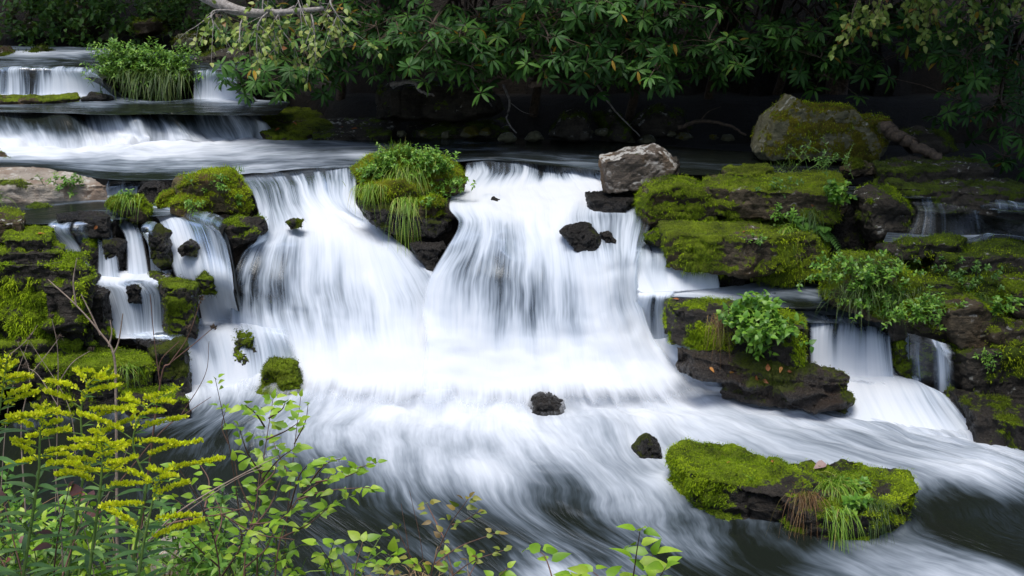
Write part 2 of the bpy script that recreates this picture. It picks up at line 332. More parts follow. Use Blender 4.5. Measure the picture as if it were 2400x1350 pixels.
# ================================================================== WATER
def catmull(A, n):
    """resample rows of A (k, ...) to n samples with a Catmull-Rom spline"""
    k = len(A); t = np.linspace(0, k - 1, n); i = np.clip(np.floor(t).astype(int), 0, k - 2); f = (t - i).reshape((-1,) + (1,) * (A.ndim - 1))
    g = lambda j: A[np.clip(j, 0, k - 1)]
    p0 = np.where((i - 1 < 0).reshape(f.shape), 2 * g(i) - g(i + 1), g(i - 1)); p1 = g(i); p2 = g(i + 1)
    p3 = np.where((i + 2 > k - 1).reshape(f.shape), 2 * g(i + 1) - g(i), g(i + 2))
    return .5 * ((2 * p1) + (-p0 + p2) * f + (2 * p0 - 5 * p1 + 4 * p2 - p3) * f * f + (-p0 + 3 * p1 - 3 * p2 + p3) * f ** 3)
BEDPTS = []; BACK = Acc(); BACKM = []
def sheet(name, rows, zs, foam, kind='fall', amp=.02, freq=4.0, label=None, back=True, fade=.09, swap=False, bumps=(), res=.035, endfade=0.0, topfade=0.0, stretch=.25, boil=0.0, bulge=None, lip=True, backrows=0):
    """rows: rows of picture points going downstream; zs: height of each row (None = between its neighbours)"""
    R = np.array(rows, float); nr, nc = R.shape[:2]; Yg = np.full((nr, nc), np.nan)
    for i in range(nr):
        if zs[i] is not None:
            zz = np.broadcast_to(zs[i], (nc,))
            for j in range(nc): Yg[i, j] = PZ(R[i, j, 0], R[i, j, 1], zz[j])[1]
    for j in range(nc):
        ok = ~np.isnan(Yg[:, j]); Yg[:, j] = np.interp(np.arange(nr), np.where(ok)[0], Yg[ok, j])
    if bulge is not None: Yg = Yg - np.array(bulge)
    P = np.array([[PY(R[i, j, 0], R[i, j, 1], Yg[i, j]) for j in range(nc)] for i in range(nr)])
    fo = np.array(foam, float)
    if fo.ndim == 1: fo = np.repeat(fo[:, None], nc, 1) if len(fo) == nr else np.repeat(fo[None], nr, 0)
    if kind == 'fall' and lip and not topfade:
        P = np.concatenate([P[:1] + np.array([0, .16, .012]), P[:1] + np.array([0, .03, .004]), P[:1] + np.array([0, -.035, -.05]), P[1:]])
        jl = rng.normal(0, .018, P.shape[1]); P[1:3, :, 1] += jl
        fo = np.concatenate([fo[:1] * .6, fo[:1] * .9, fo[:1] * .7 + fo[1:2] * .3, fo[1:]]); nr += 2; topfade = .06
        if not endfade: P = np.concatenate([P, P[-1:] + np.array([0, -.07, -.015]), P[-1:] + np.array([0, -.22, -.03])]); fo = np.concatenate([fo, fo[-1:], fo[-1:]]); nr += 2; endfade = .16; backrows = 1
    lv = np.mean(np.linalg.norm(np.diff(P, axis=0), axis=2).sum(0)); lu = np.mean(np.linalg.norm(np.diff(P, axis=1), axis=2).sum(1))
    NR = int(np.clip(lv / res, 12, 260)); NC = int(np.clip(lu / res, 10, 320))
    G = catmull(catmull(P, NR).transpose(1, 0, 2), NC).transpose(1, 0, 2)
    fl = lambda A, n: np.stack([np.interp(np.linspace(0, len(A) - 1, n), np.arange(len(A)), A[:, c]) for c in range(A.shape[1])], 1)
    FO = fl(fl(fo, NR).T, NC).T
    uu = np.repeat(np.linspace(0, 1, NC)[None], NR, 0); vv = np.repeat(np.linspace(0, 1, NR)[:, None], NC, 1)
    U = uu * lu; Vv = vv * lv
    FO = FO + (.16 if kind == 'fall' else .10) * fbm(np.stack([U.ravel() * 2.6, Vv.ravel() * (.9 if kind == 'fall' else 1.2), np.full(U.size, lu * 3.1)], 1), 3, 77).reshape(FO.shape)
    if swap: U, Vv = Vv, U
    off = (sum(map(ord, name)) * 7 + len(BEDPTS)) % 97
    du = np.gradient(G, axis=1); dv = np.gradient(G, axis=0); N = nrm(np.cross(dv.reshape(-1, 3), du.reshape(-1, 3)))
    N = N * np.where((N[:, 2] - N[:, 1] * .6) < 0, -1, 1)[:, None]
    q = np.stack([U.ravel() * freq, Vv.ravel() * freq * stretch, np.full(U.size, off * 1.7)], 1)
    dsp = fbm(q, 4, 3) * amp
    if boil: dsp = dsp + boil * np.clip(FO.ravel(), 0, 1) ** 2 * fbm(np.stack([U.ravel() * 3.5, Vv.ravel() * 3.0, np.full(U.size, off * 2.3)], 1), 4, 9)
    flat = G.reshape(-1, 3).copy(); bed = flat.copy()
    for (bx, by, bz, rad, hgt, fd) in bumps:
        c = PZ(bx, by, bz); dd = np.exp(-((flat[:, 0] - c[0]) ** 2 + ((flat[:, 1] - c[1]) * .8) ** 2) / (rad * rad))
        flat[:, 2] += hgt * dd; FO = (FO.ravel() + fd * dd).reshape(FO.shape)
    Vt = flat + N * dsp[:, None]
    ed = np.ones((NR, NC))
    if kind == 'fall' and fade:
        jit = .5 + .5 * vnoise(np.stack([vv.ravel() * 6, uu.ravel() * 2, np.full(uu.size, off)], 1), 5).reshape(NR, NC)
        ed = np.clip(np.minimum(uu, 1 - uu) / (fade * (.35 + jit)), 0, 1)
    if endfade: ed = ed * np.clip((1 - vv) / endfade, 0, 1)
    if topfade: ed = ed * np.clip(vv / topfade, 0, 1)
    idx = np.arange(NR * NC).reshape(NR, NC)
    f = np.stack([idx[:-1, :-1], idx[:-1, 1:], idx[1:, 1:], idx[1:, :-1]], -1).reshape(-1, 4)
    me = mesh_np(name, Vt, [f], {'foam': FO.ravel(), 'edge': ed.ravel()}, uv=np.stack([U.ravel() + off, Vv.ravel() + off * .37], 1))
    o = link(name, me, M[kind]); tag(o, label, None, None, 'structure')
    st = max(1, int(.3 / (lv / NR))), max(1, int(.3 / (lu / NC)))
    BEDPTS.append(bed.reshape(NR, NC, 3)[::st[0], ::st[1]].reshape(-1, 3))
    if back:
        # the rock the water runs over, a hand's breadth behind it and a little wider
        ex = P.copy(); ex[:, 0] = P[:, 0] * .88 + P[:, 1] * .12; ex[:, -1] = P[:, -1] * .88 + P[:, -2] * .12
        if backrows: ex = ex[:-backrows]
        nb, mb = max(10, int(lv / .045)), max(10, int(lu / .045))
        Gb = catmull(catmull(ex, nb).transpose(1, 0, 2), mb).transpose(1, 0, 2)
        nb_ = nrm(np.cross(np.gradient(Gb, axis=0).reshape(-1, 3), np.gradient(Gb, axis=1).reshape(-1, 3)))
        nb_ = nb_ * np.where((nb_[:, 2] - nb_[:, 1] * .6) < 0, -1, 1)[:, None]
        g = Gb.reshape(-1, 3); k = fbm(g * np.array([3.2, 3.2, 5]), 4, 21)
        k = np.round(k * 5) / 5 * .6 + k * .4
        g = g + np.array([0, .72, -.5]) * (.15 - .08 * k)[:, None]
        ib = np.arange(nb * mb).reshape(nb, mb)
        BACK.add(g, None, np.stack([ib[:-1, :-1], ib[:-1, 1:], ib[1:, 1:], ib[1:, :-1]], -1).reshape(-1, 4))
        BACKM.append(np.clip(.25 * k + .02, 0, 1))
    return o

ZB, ZC, ZD = 1.60, 1.92, 2.33
# far pool and upper falls
sheet('far_pool', [[(-260, 104), (150, 110), (400, 124), (680, 138)], [(-260, 133), (150, 135), (400, 145), (670, 155)], [(-260, 158), (150, 157), (400, 163), (650, 168)]],
      [2.42, 2.36, ZD], [[.35, .5, .25, .2], [.25, .3, .1, .1], [.2, .15, .2, .2]], 'pool', amp=.03, back=False, swap=True, bumps=[(60, 128, 2.38, .5, .05, .4), (190, 128, 2.38, .4, .05, .35)])
sheet('upper_waterfall', [[(-160, 157), (-60, 157), (0, 157), (25, 158), (60, 158), (80, 158), (110, 158), (170, 160), (215, 165), (240, 175)],
                    [(-160, 185), (-60, 185), (-2, 185), (25, 186), (60, 186), (78, 186), (110, 186), (180, 187), (230, 192), (262, 200)],
                    [(-160, 221), (-60, 221), (-5, 221), (25, 222), (60, 222), (76, 222), (110, 222), (185, 223), (250, 224), (300, 227)]],
      [ZD, None, 1.95], [[.1, .2, .1, .35, .15, .1, .3, .4, .3, .1], [.6, .7, .2, .6, .2, .15, .6, .72, .68, .25], [.7, .8, .3, .7, .3, .3, .8, .9, .85, .6]], label='upper curtain of white water falling over the farthest ledge at the left')
sheet('upper_waterfall', [[(450, 164), (490, 166), (535, 172), (560, 185)], [(452, 195), (490, 195), (545, 202), (580, 212)], [(450, 230), (490, 231), (560, 233), (610, 237)]],
      [ZD, None, 1.95], [[.15, .25, .2, .1], [.45, .62, .6, .3], [.75, .85, .85, .7]], label='small white fall between the grassy clump and the drooping rhododendron')
sheet('upper_pool', [[(-200, 222), (60, 222), (250, 225), (360, 236), (470, 230), (560, 233), (680, 240)],
                     [(-200, 245), (60, 245), (250, 247), (360, 250), (470, 248), (560, 250), (670, 252)],
                     [(-200, 262), (60, 264), (250, 268), (360, 266), (470, 268), (560, 270), (650, 268)]],
      [1.945, 1.93, ZC], [[.6, .7, .7, .3, .7, .75, .3], [.35, .2, .1, .05, .15, .2, .05], [.3, .2, .05, .05, .05, .05, .05]], 'pool', amp=.02, back=False, swap=True)
XS = [-200, -90, 0, 70, 140, 200, 255, 300, 345, 400, 455, 505, 545, 575, 605]
sheet('cascade', [[(x, 261 + 4 * math.sin(x * .05)) for x in XS], [(x + 12, 278 + 7 * math.sin(x * .031 + 1)) for x in XS], [(x + 30, 305 + 9 * math.sin(x * .027 + 2)) for x in XS], [(x + 44, 326 + 6 * math.sin(x * .04)) for x in XS], [(x + 50, 354 - max(0, x) * .035) for x in XS]],
      [ZC, None, None, None, ZB - .06], [[.3, .25, .1, .1, .05, .05, .15, .1, .05, .05, .1, .1, .3, .5, .2], [.5, .4, .15, .1, .1, .2, .45, .3, .15, .1, .15, .2, .35, .7, .4], [.95, .7, .5, .3, .2, .55, .95, .8, .5, .6, .4, .35, .5, .9, .8], [1.05, 1, .95, .85, .7, .9, 1.1, 1.05, .9, .95, .85, .7, .8, 1, .95], [1.1, 1.1, 1.05, 1, 1, 1.05, 1.1, 1.1, 1.05, 1, 1, .95, .95, 1, .9]],
      'pool', amp=.02, stretch=.3, boil=.16, label='broad low cascade of green and white water at the left')
sheet('middle_pool', [[(-250, 342), (60, 346), (250, 340), (420, 334), (600, 322), (760, 320), (950, 322), (1150, 326), (1400, 332), (1700, 352), (2000, 372)],
                      [(-250, 372), (60, 372), (250, 366), (420, 362), (600, 356), (760, 352), (950, 350), (1150, 352), (1400, 358), (1700, 372), (2000, 390)],
                      [(-250, 384), (60, 384), (250, 396), (420, 394), (600, 385), (760, 378), (950, 374), (1150, 365), (1400, 380), (1700, 392), (2000, 405)],
                      [(-250, 394), (60, 392), (255, 420), (420, 420), (600, 408), (760, 396), (950, 392), (1150, 374), (1400, 398), (1700, 410), (2000, 420)]],
      [ZB, ZB, ZB, 1.585], [[1.05, 1.05, 1, 1, .9, .4, .1, 0, 0, 0, 0], [.6, .75, .8, .75, .62, .45, .2, .2, .12, 0, 0], [.15, .12, .25, .38, .6, .55, .25, .25, .25, .1, .1], [.05, .05, .1, .2, .6, .55, .2, .3, .2, .1, .1]], 'pool', amp=.02, back=False, swap=True, boil=.05)
# left side: shallow pool, little cascades
ZL = 1.40
sheet('cascade', [[(248, 424), (290, 421), (335, 422)], [(243, 440), (288, 440), (325, 440)], [(235, 458), (290, 458), (322, 460)]], [1.56, None, ZL], [.15, .45, .8], label='small white spill between the pale slab and the mossy boulder')
sheet('shallow_pool', [[(-60, 470), (120, 463), (230, 454), (330, 450), (420, 480)], [(-40, 490), (120, 485), (240, 480), (330, 480), (430, 490)], [(-20, 528), (130, 524), (260, 515), (340, 508), (440, 500)]],
      [ZL, ZL, 1.37], [[.1, .2, .75, .7, .3], [.05, .1, .2, .2, .3], [.1, .15, .2, .3, .4]], 'pool', amp=.012, back=False, swap=True)
ZT = .90
CASC = [([(110, 526), (142, 524), (172, 528)], [(135, 575), (165, 572), (195, 580)], [(165, 645), (195, 652), (228, 652)], [.25, .5, .65], 'narrow white cascade beside the big mossy block'),
        ([(222, 518), (243, 515), (268, 518)], [(226, 575), (246, 570), (275, 590)], [(222, 648), (250, 652), (290, 655)], [.12, .38, .6], 'thin split cascade over black rock, second from the left bank'),
        ([(262, 506), (298, 500), (328, 508)], [(290, 560), (312, 555), (335, 560)], [(292, 645), (322, 648), (352, 645)], [.3, .52, .68], 'white cascade falling straight between two black wet stones'),
        ([(332, 528), (348, 528), (362, 532)], [(345, 575), (358, 575), (368, 580)], [(352, 636), (366, 636), (380, 636)], [.3, .5, .6], 'thinnest thread of falling water beside a black stone')]
for a, b, c, fo, lb in CASC: sheet('cascade', [a, b, c], [1.37, None, ZT], fo, label=lb, fade=.3)
sheet('cascade', [[(355, 486), (400, 488), (450, 500), (495, 515), (520, 528)], [(372, 520), (412, 520), (465, 530), (512, 550), (530, 570)], [(388, 570), (430, 570), (485, 590), (528, 610), (542, 630)],
                  [(405, 640), (455, 645), (500, 655), (535, 665), (548, 680)], [(455, 748), (490, 748), (520, 746), (545, 744), (562, 742)]], [ZL, None, None, .92, .47],
      [[.25, .4, .25, .2, .2], [.5, .7, .38, .3, .38], [.6, .85, .55, .42, .5], [.65, .8, .85, .75, .6], [.9, 1, 1, 1, .9]], label='widest of the left cascades, bending to a white column')
sheet('cascade', [[(190, 634), (280, 636), (345, 636), (405, 634)], [(204, 650), (268, 652), (335, 654), (402, 652)], [(214, 659), (262, 668), (326, 662), (392, 669)], [(232, 684), (282, 686), (345, 692), (398, 690)], [(262, 778), (306, 779), (350, 775), (400, 767)], [(266, 794), (306, 796), (352, 792), (404, 782)]], [.92, .905, .88, None, .47, .45],
      [[.9, .95, .95, .6], [.9, .9, .9, .5], [.45, .45, .5, .3], [.42, .5, .42, .25], [.6, .65, .6, .45], [.9, .9, .9, .8]], endfade=.1, label='fringed lower cascade right of the dark mossy block', lip=False, fade=.14)
sheet('cascade', [[(168, 528), (188, 526), (210, 524)], [(178, 560), (198, 560), (216, 560)], [(186, 610), (206, 612), (222, 612)]], [1.37, None, 1.02], [.12, .3, .4], label='faint trickle over the black wall beside the narrow white cascade', fade=.3)
sheet('cascade', [[(470, 505), (500, 512), (524, 522)], [(500, 545), (522, 552), (538, 562)], [(530, 640), (545, 650), (556, 665)], [(540, 740), (556, 744), (575, 748)]], [1.38, None, None, .47], [[.3, .3, .25], [.55, .6, .5], [.8, .85, .7], [.95, 1, .95]], label='slanting veil joining the widest left cascade to the main fall', fade=.25)
sheet('cascade', [[(352, 792), (385, 790), (432, 796)], [(356, 815), (388, 815), (436, 822)], [(362, 880), (392, 884), (430, 888)]], [.47, None, .06], [[.1, .35, .3], [.25, .5, .45], [.5, .7, .7]], back=False, label='small trickle over the wet stone right of the flat mossy slab', fade=.25)
sheet('cascade', [[(388, 668), (420, 680), (462, 682)], [(398, 700), (428, 705), (466, 706)], [(402, 752), (432, 752), (470, 750)]], [.88, None, .47], [[.2, .25, .2], [.3, .35, .3], [.4, .5, .5]], label='few thin threads of water below the green wet stone', fade=.15)
sheet('cascade', [[(250, 764), (400, 752), (540, 740), (620, 742), (690, 752)], [(290, 790), (415, 786), (550, 772), (625, 778), (700, 800)], [(345, 850), (440, 842), (560, 826), (640, 832), (715, 852)], [(350, 915), (450, 920), (570, 912), (650, 915), (730, 920)]],
      [.48, .45, None, 0.0], [[.8, .95, 1, .9, .95], [.45, .75, .75, .6, .9], [.5, .7, .6, .5, .9], [.8, .9, .9, .85, 1]], back=False, label='white apron of water below the left cascades', fade=.22, boil=.06)
# main falls
sheet('main_waterfall', [[(545, 408), (640, 398), (740, 391), (838, 392)], [(585, 446), (660, 428), (750, 424), (838, 430)], [(602, 500), (675, 478), (762, 470), (838, 480)],
                         [(600, 555), (695, 528), (800, 510), (885, 524)], [(566, 592), (690, 568), (830, 556), (956, 578)], [(545, 640), (685, 636), (845, 640), (1030, 645)], [(538, 690), (690, 700), (860, 705), (1075, 715)],
                         [(538, 745), (695, 755), (870, 770), (1065, 785)], [(548, 815), (710, 828), (885, 842), (1080, 850)], [(545, 870), (700, 900), (880, 915), (1090, 915)], [(530, 920), (680, 965), (870, 985), (1100, 985)]],
      [1.585, None, 1.34, 1.20, None, None, None, None, None, .10, .015],
      [[.15, .3, .3, .25], [.35, .3, .45, .45], [.8, .35, .75, .8], [.6, .75, 1.0, .8], [.3, .6, 1.0, .65], [.2, .45, .9, .65], [.25, .38, .7, .75], [.6, .55, .75, 1.0], [.9, .9, 1.0, 1.15], [1, 1, 1.1, 1.15], [.8, .9, 1, 1.1]],
      amp=.04, freq=2.6, fade=.05, label='left half of the main waterfall, a bulging dome of silky white water', boil=.05, topfade=.05, endfade=.2,
      bulge=[[0] * 4, [0] * 4, [0] * 4, [0, .06, .08, 0], [.0, .16, .2, .03], [.0, .18, .22, .04], [-.05, .08, .12, .0], [-.12, -.05, -.02, -.06], [-.12, -.08, -.08, -.1], [0] * 4, [0] * 4], backrows=3)
sheet('main_waterfall', [[(1085, 373), (1180, 368), (1265, 369), (1335, 378), (1420, 396)], [(1088, 402), (1180, 404), (1265, 404), (1340, 404), (1420, 412)], [(1060, 445), (1160, 440), (1260, 436), (1360, 432), (1430, 430)],
                         [(1050, 492), (1170, 484), (1280, 474), (1390, 465), (1480, 462)], [(1072, 528), (1180, 524), (1285, 520), (1390, 505), (1530, 500)], [(1040, 590), (1180, 580), (1295, 576), (1400, 582), (1510, 580)],
                         [(1004, 650), (1175, 642), (1300, 650), (1410, 650), (1500, 630)], [(985, 725), (1170, 726), (1305, 735), (1420, 730), (1505, 700)], [(990, 790), (1170, 796), (1310, 800), (1440, 795), (1530, 780)], [(980, 855), (1175, 858), (1315, 860), (1460, 858), (1580, 845)],
                         [(970, 915), (1180, 918), (1330, 918), (1490, 915), (1620, 895)], [(960, 985), (1180, 990), (1350, 985), (1520, 975), (1670, 945)]],
      [1.585, None, 1.44, 1.385, 1.31, 1.14, None, None, None, None, .10, .015],
      [[.1, .15, .2, .15, .1], [.6, .35, .4, .35, .3], [.95, .9, .95, 1, .85], [.75, 1, 1.05, .95, .75], [.45, .65, 1.0, .5, .35], [.5, .5, .85, .6, .45], [.65, .35, .65, .8, .65], [.85, .42, .6, .75, .55], [1.1, .7, .85, .95, .8], [1.15, 1.05, .85, .95, .85], [1.15, 1.1, .95, 1, .9], [1.1, 1.05, .9, .95, .8]],
      amp=.04, freq=2.6, fade=.035, label='right half of the main waterfall, wide and milky below the grey boulder', boil=.05, topfade=.04, endfade=.18,
      bulge=[[0] * 5, [0] * 5, [0] * 5, [0] * 5, [0] * 5, [0, .04, .05, .04, 0], [0, .1, .14, .1, 0], [-.03, .06, .1, .06, -.03], [-.06, 0, 0, 0, -.06], [-.05, -.04, -.04, -.04, -.05], [0] * 5, [0] * 5], backrows=3,
      bumps=[(1365, 560, 1.2, .16, .03, -.45), (1155, 468, 1.38, .1, .03, -.3)])
sheet('main_waterfall', [[(1425, 560), (1490, 545), (1560, 548), (1650, 570), (1690, 585)], [(1432, 600), (1500, 596), (1580, 596), (1655, 600), (1680, 604)], [(1445, 640), (1505, 640), (1585, 640), (1662, 640), (1684, 642)], [(1492, 690), (1530, 690), (1590, 686), (1668, 680), (1690, 678)]],
      [1.14, 1.06, None, .765], [[.5, .55, .45, .4, .3], [.75, .65, .6, .6, .3], [.85, .75, .65, .6, .3], [1, .95, .95, .9, .6]], amp=.025, endfade=.06, lip=False, topfade=.1, fade=.16, label='short right wing of the main waterfall landing on a ledge')
sheet('shelf_water', [[(1545, 677), (1610, 676), (1690, 674), (1800, 660), (1900, 662), (1960, 676)], [(1545, 690), (1610, 688), (1690, 690), (1800, 690), (1880, 690), (1950, 700)], [(1550, 697), (1610, 698), (1700, 704), (1800, 716), (1870, 722), (1940, 720)], [(1550, 705), (1610, 706), (1700, 712), (1800, 724), (1870, 730), (1940, 728)]],
      [.77, .76, .745, .66], [[.9, .95, .9, .6, .3, .2], [.8, .85, .8, .5, .35, .3], [.4, .5, .3, .2, .1, .2], [.2, .2, .1, .1, .1, .1]], 'pool', amp=.015, back=False, swap=True)
sheet('waterfall', [[(1492, 674), (1515, 674), (1545, 676), (1590, 678)], [(1490, 688), (1515, 690), (1545, 692), (1584, 692)], [(1486, 698), (1515, 700), (1545, 702), (1578, 702)], [(1478, 735), (1508, 738), (1542, 738), (1576, 738)], [(1470, 800), (1505, 808), (1545, 812), (1580, 815)]], [.775, .765, .74, None, .28], [[1, .95, .95, .8], [.95, .85, .75, .6], [.7, .5, .4, .3], [.8, .55, .45, .3], [1, .9, .7, .5]], lip=False, fade=.2, label='thin veil pouring off the mossy ledge at the main fall')
sheet('cascade', [[(1450, 790), (1530, 790), (1580, 806), (1680, 830)], [(1480, 830), (1540, 835), (1590, 850), (1680, 862)], [(1500, 895), (1560, 895), (1610, 900), (1700, 910)]], [.36, .22, .0], [[1, .95, .7, .2], [.95, .9, .8, .2], [1, 1, .9, .5]], label='white run of water sweeping round the low dark ledge', amp=.03)
# right channel and right fall
sheet('channel_water', [[(1790, 694), (1850, 676), (1930, 668)], [(1830, 722), (1900, 706), (1985, 712)], [(1880, 750), (1960, 738), (2070, 752)], [(1890, 757), (1980, 757), (2095, 772)]], [.765, .70, .63, .60], [[.2, .3, .2], [.3, .5, .4], [.3, .45, .35], [.25, .3, .25]], 'pool', amp=.015, back=False)
sheet('right_waterfall', [[(1888, 750), (1950, 750), (2010, 752), (2050, 757), (2088, 766)], [(1890, 790), (1950, 790), (2012, 792), (2052, 795), (2088, 800)], [(1892, 866), (1950, 870), (2012, 874), (2060, 878), (2096, 884)]], [.61, None, .2],
      [[.15, .2, .25, .35, .2], [.45, .5, .62, .7, .4], [.85, .9, .9, .9, .6]], label='right waterfall, a square white curtain left of the dark wall')
sheet('right_waterfall', [[(2080, 766), (2130, 780), (2175, 792), (2200, 800), (2240, 812)], [(2085, 810), (2132, 820), (2176, 830), (2208, 835), (2240, 842)], [(2090, 884), (2135, 896), (2180, 910), (2212, 920), (2246, 930)]], [.60, None, .14],
      [[.1, .1, .05, .4, .1], [.2, .25, .1, .6, .15], [.3, .3, .15, .65, .3]], back=False, lip=False, fade=.3, label='thin threads of water dripping over moss beside the right waterfall')
sheet('cascade', [[(1900, 860), (1985, 858), (2080, 866), (2160, 890)], [(1930, 890), (2030, 885), (2130, 895), (2220, 925)], [(1960, 940), (2060, 936), (2160, 945), (2260, 965)], [(1985, 1000), (2100, 1010), (2210, 1018), (2310, 1022)]], [.2, .17, None, -.02],
      [[.9, 1, .9, .4], [.95, 1, .85, .5], [.95, .85, .7, .55], [.95, .95, .9, .7]], label='white slide of water below the right waterfall', amp=.03, boil=.05)
# far right trickle
sheet('side_pool', [[(1980, 436), (2100, 438), (2300, 440), (2500, 450)], [(1980, 450), (2100, 452), (2300, 455), (2500, 470)], [(2000, 462), (2120, 464), (2300, 470), (2500, 490)]], [1.56, 1.55, 1.54], [.1, .1, .15], 'pool', amp=.01, back=False, swap=True)
sheet('side_cascade', [[(2130, 462), (2190, 464), (2260, 468), (2330, 474), (2440, 490)], [(2140, 500), (2200, 498), (2270, 500), (2345, 502), (2440, 515)], [(2120, 552), (2200, 556), (2280, 550), (2350, 545), (2450, 560)]], [1.54, None, 1.24],
      [[.05, .1, .22, .15, .08], [.2, .15, .02, .1, .2], [.25, .2, .02, .05, .3]], label='dim trickle falling in threads over black rock in the right shade')
sheet('side_pool', [[(2080, 545), (2200, 552), (2300, 550)], [(2070, 566), (2160, 571), (2250, 570)], [(2072, 580), (2160, 586), (2250, 584)]], [1.25, 1.23, 1.1], [.4, .25, .1], 'pool', amp=.01, back=False, swap=True)
# lower pool
sheet('lower_pool', [
    [(60, 930), (330, 918), (500, 896), (680, 885), (900, 880), (1150, 884), (1400, 890), (1600, 888), (1800, 945), (2000, 962), (2250, 1000), (2480, 1020)],
    [(20, 990), (300, 980), (480, 968), (650, 950), (880, 945), (1165, 955), (1440, 958), (1720, 962), (1960, 982), (2120, 1003), (2340, 1040), (2570, 1055)],
    [(-60, 1070), (200, 1060), (380, 1040), (570, 1025), (840, 1040), (1180, 1060), (1510, 1066), (1930, 1040), (2150, 1048), (2310, 1064), (2480, 1092), (2690, 1105)],
    [(-120, 1170), (140, 1160), (330, 1140), (530, 1130), (850, 1160), (1270, 1195), (1640, 1195), (2170, 1128), (2340, 1116), (2470, 1122), (2640, 1140), (2830, 1160)],
    [(-120, 1300), (200, 1300), (420, 1290), (700, 1300), (1060, 1320), (1480, 1340), (1830, 1335), (2400, 1235), (2560, 1212), (2690, 1210), (2800, 1215), (2980, 1230)],
    [(-160, 1480), (180, 1480), (440, 1490), (800, 1490), (1230, 1490), (1660, 1490), (2010, 1475), (2560, 1390), (2760, 1350), (2880, 1335), (3000, 1330), (3150, 1330)]],
    [.0, .01, 0, -.03, -.06, -.1],
    [[.1, .5, .9, .8, 1.1, 1.15, 1.15, 1.05, .6, .8, .8, .4], [0, .15, .35, .55, .95, 1.05, .95, .85, .75, .8, .7, .35], [0, 0, .08, .36, .66, .82, .78, .62, .66, .62, .55, .5],
     [0, 0, 0, .10, .26, .42, .38, .58, .6, .55, .5, .5], [0, 0, 0, .03, .12, .24, .20, .10, .12, .2, .2, .25], [0, 0, .1, .3, .25, .15, .3, .3, .2, .2, .2, .2]],
    'pool', amp=.075, freq=1.4, stretch=.35, back=False, res=.03, boil=.09,
    bumps=[(1280, 930, .08, .26, .03, -.30), (1430, 990, .05, .33, .13, -.2), (1930, 1320, -.05, .36, .06, .36), (2120, 1315, -.05, .5, .04, .26), (2300, 1330, -.05, .4, .04, .25), (1850, 1260, 0, .3, .03, -.3), (2330, 1110, 0, .30, .05, .25), (2200, 960, 0, .2, .08, .3),
           (1560, 1120, 0, .16, .05, .3), (1120, 1110, 0, .3, .06, .25), (420, 940, 0, .3, .03, .4), (2300, 1220, 0, .5, -.02, -.45), (2380, 1290, 0, .3, 0, -.1), (1300, 1345, 0, .2, .05, .5), (640, 1000, 0, .4, .02, .1)])

# ================================================================== TERRAIN (one sheet: river bed, both banks, hillside)
pts = np.concatenate(BEDPTS); pts = pts - np.array([0, 0, .30])
ex = []
for x in np.arange(-16, 16.1, 1.0):
    for y, z in ((17.2 if x > -3 else 23.5, 2.0 if x > -3 else 2.6), (18.2 if x > -3 else 25, 3.0 if x > -3 else 3.2), (20 if x > -3 else 27, 5.5), (30, 10), (24 if x > -3 else 29, 8.5)): ex.append((x, y, z))
    if x > -3: ex.append((x, 15.8, 1.45))
    for y, z in ((0.5, 1.7), (2.5, 1.45), (4.2, 1.0), (5.2, .2)):
        ex.append((x, y, z if x < .2 or y < 3 else z - .35))
for y in np.arange(6, 24, 1.0):
    ex += [(-9 - .18 * y, y, 1.2 + .13 * y), (-13, y, 2.5 + .15 * y), (6.4 + .1 * y, y, 1.0 + .1 * y), (12, y, 2.5 + .15 * y)]
for px, py, z in ((60, 700, .7), (-100, 700, .8), (0, 600, 1.0), (100, 850, .15), (-60, 850, .3), (300, 880, -.05), (1750, 560, .9), (1850, 620, .7), (2050, 620, .8), (2250, 700, .7), (2450, 700, .9), (2350, 900, .1), (2500, 900, .4), (1750, 800, .1), (1700, 450, 1.2), (1900, 450, 1.3)):
    ex.append(tuple(PZ(px, py, z)))
pts = np.concatenate([pts, np.array(ex)])
gx = np.linspace(-16, 16, 270); gy = np.linspace(.3, 30, 260); X, Yy = np.meshgrid(gx, gy)
Q = np.stack([X.ravel(), Yy.ravel()], 1); Z = np.empty(len(Q))
for i in range(0, len(Q), 2000):
    d2 = ((Q[i:i + 2000, None] - pts[None, :, :2]) ** 2).sum(2) + 1e-3
    wgt = 1 / d2 ** 1.9; zi = (wgt * pts[None, :, 2]).sum(1) / wgt.sum(1)
    zm = np.where(d2 < .36, pts[None, :, 2], 1e3).min(1)
    Z[i:i + 2000] = np.minimum(zi, zm)
Z += .06 * fbm(np.stack([Q[:, 0] * 1.7, Q[:, 1] * 1.7, Z * 2], 1), 4, 33) - .03
idx = np.arange(len(Q)).reshape(len(gy), len(gx))
me = mesh_np('ground', np.column_stack([Q, Z]), [np.stack([idx[:-1, :-1], idx[:-1, 1:], idx[1:, 1:], idx[1:, :-1]], -1).reshape(-1, 4)])
tag(link('ground', me, M['soil']), kind='structure')
bk = mesh_np('riverbed', np.concatenate(BACK.V), [np.concatenate(BACK.F4)], {'moss': np.concatenate(BACKM)})
tag(link('riverbed', bk, M['bed']), kind='structure')
TERR = (gx, gy, Z.reshape(len(gy), len(gx)))
def ground_z(x, y):
    i = int(np.clip(np.searchsorted(gx, x), 1, len(gx) - 1)); j = int(np.clip(np.searchsorted(gy, y), 1, len(gy) - 1))
    return float(TERR[2][j, i])

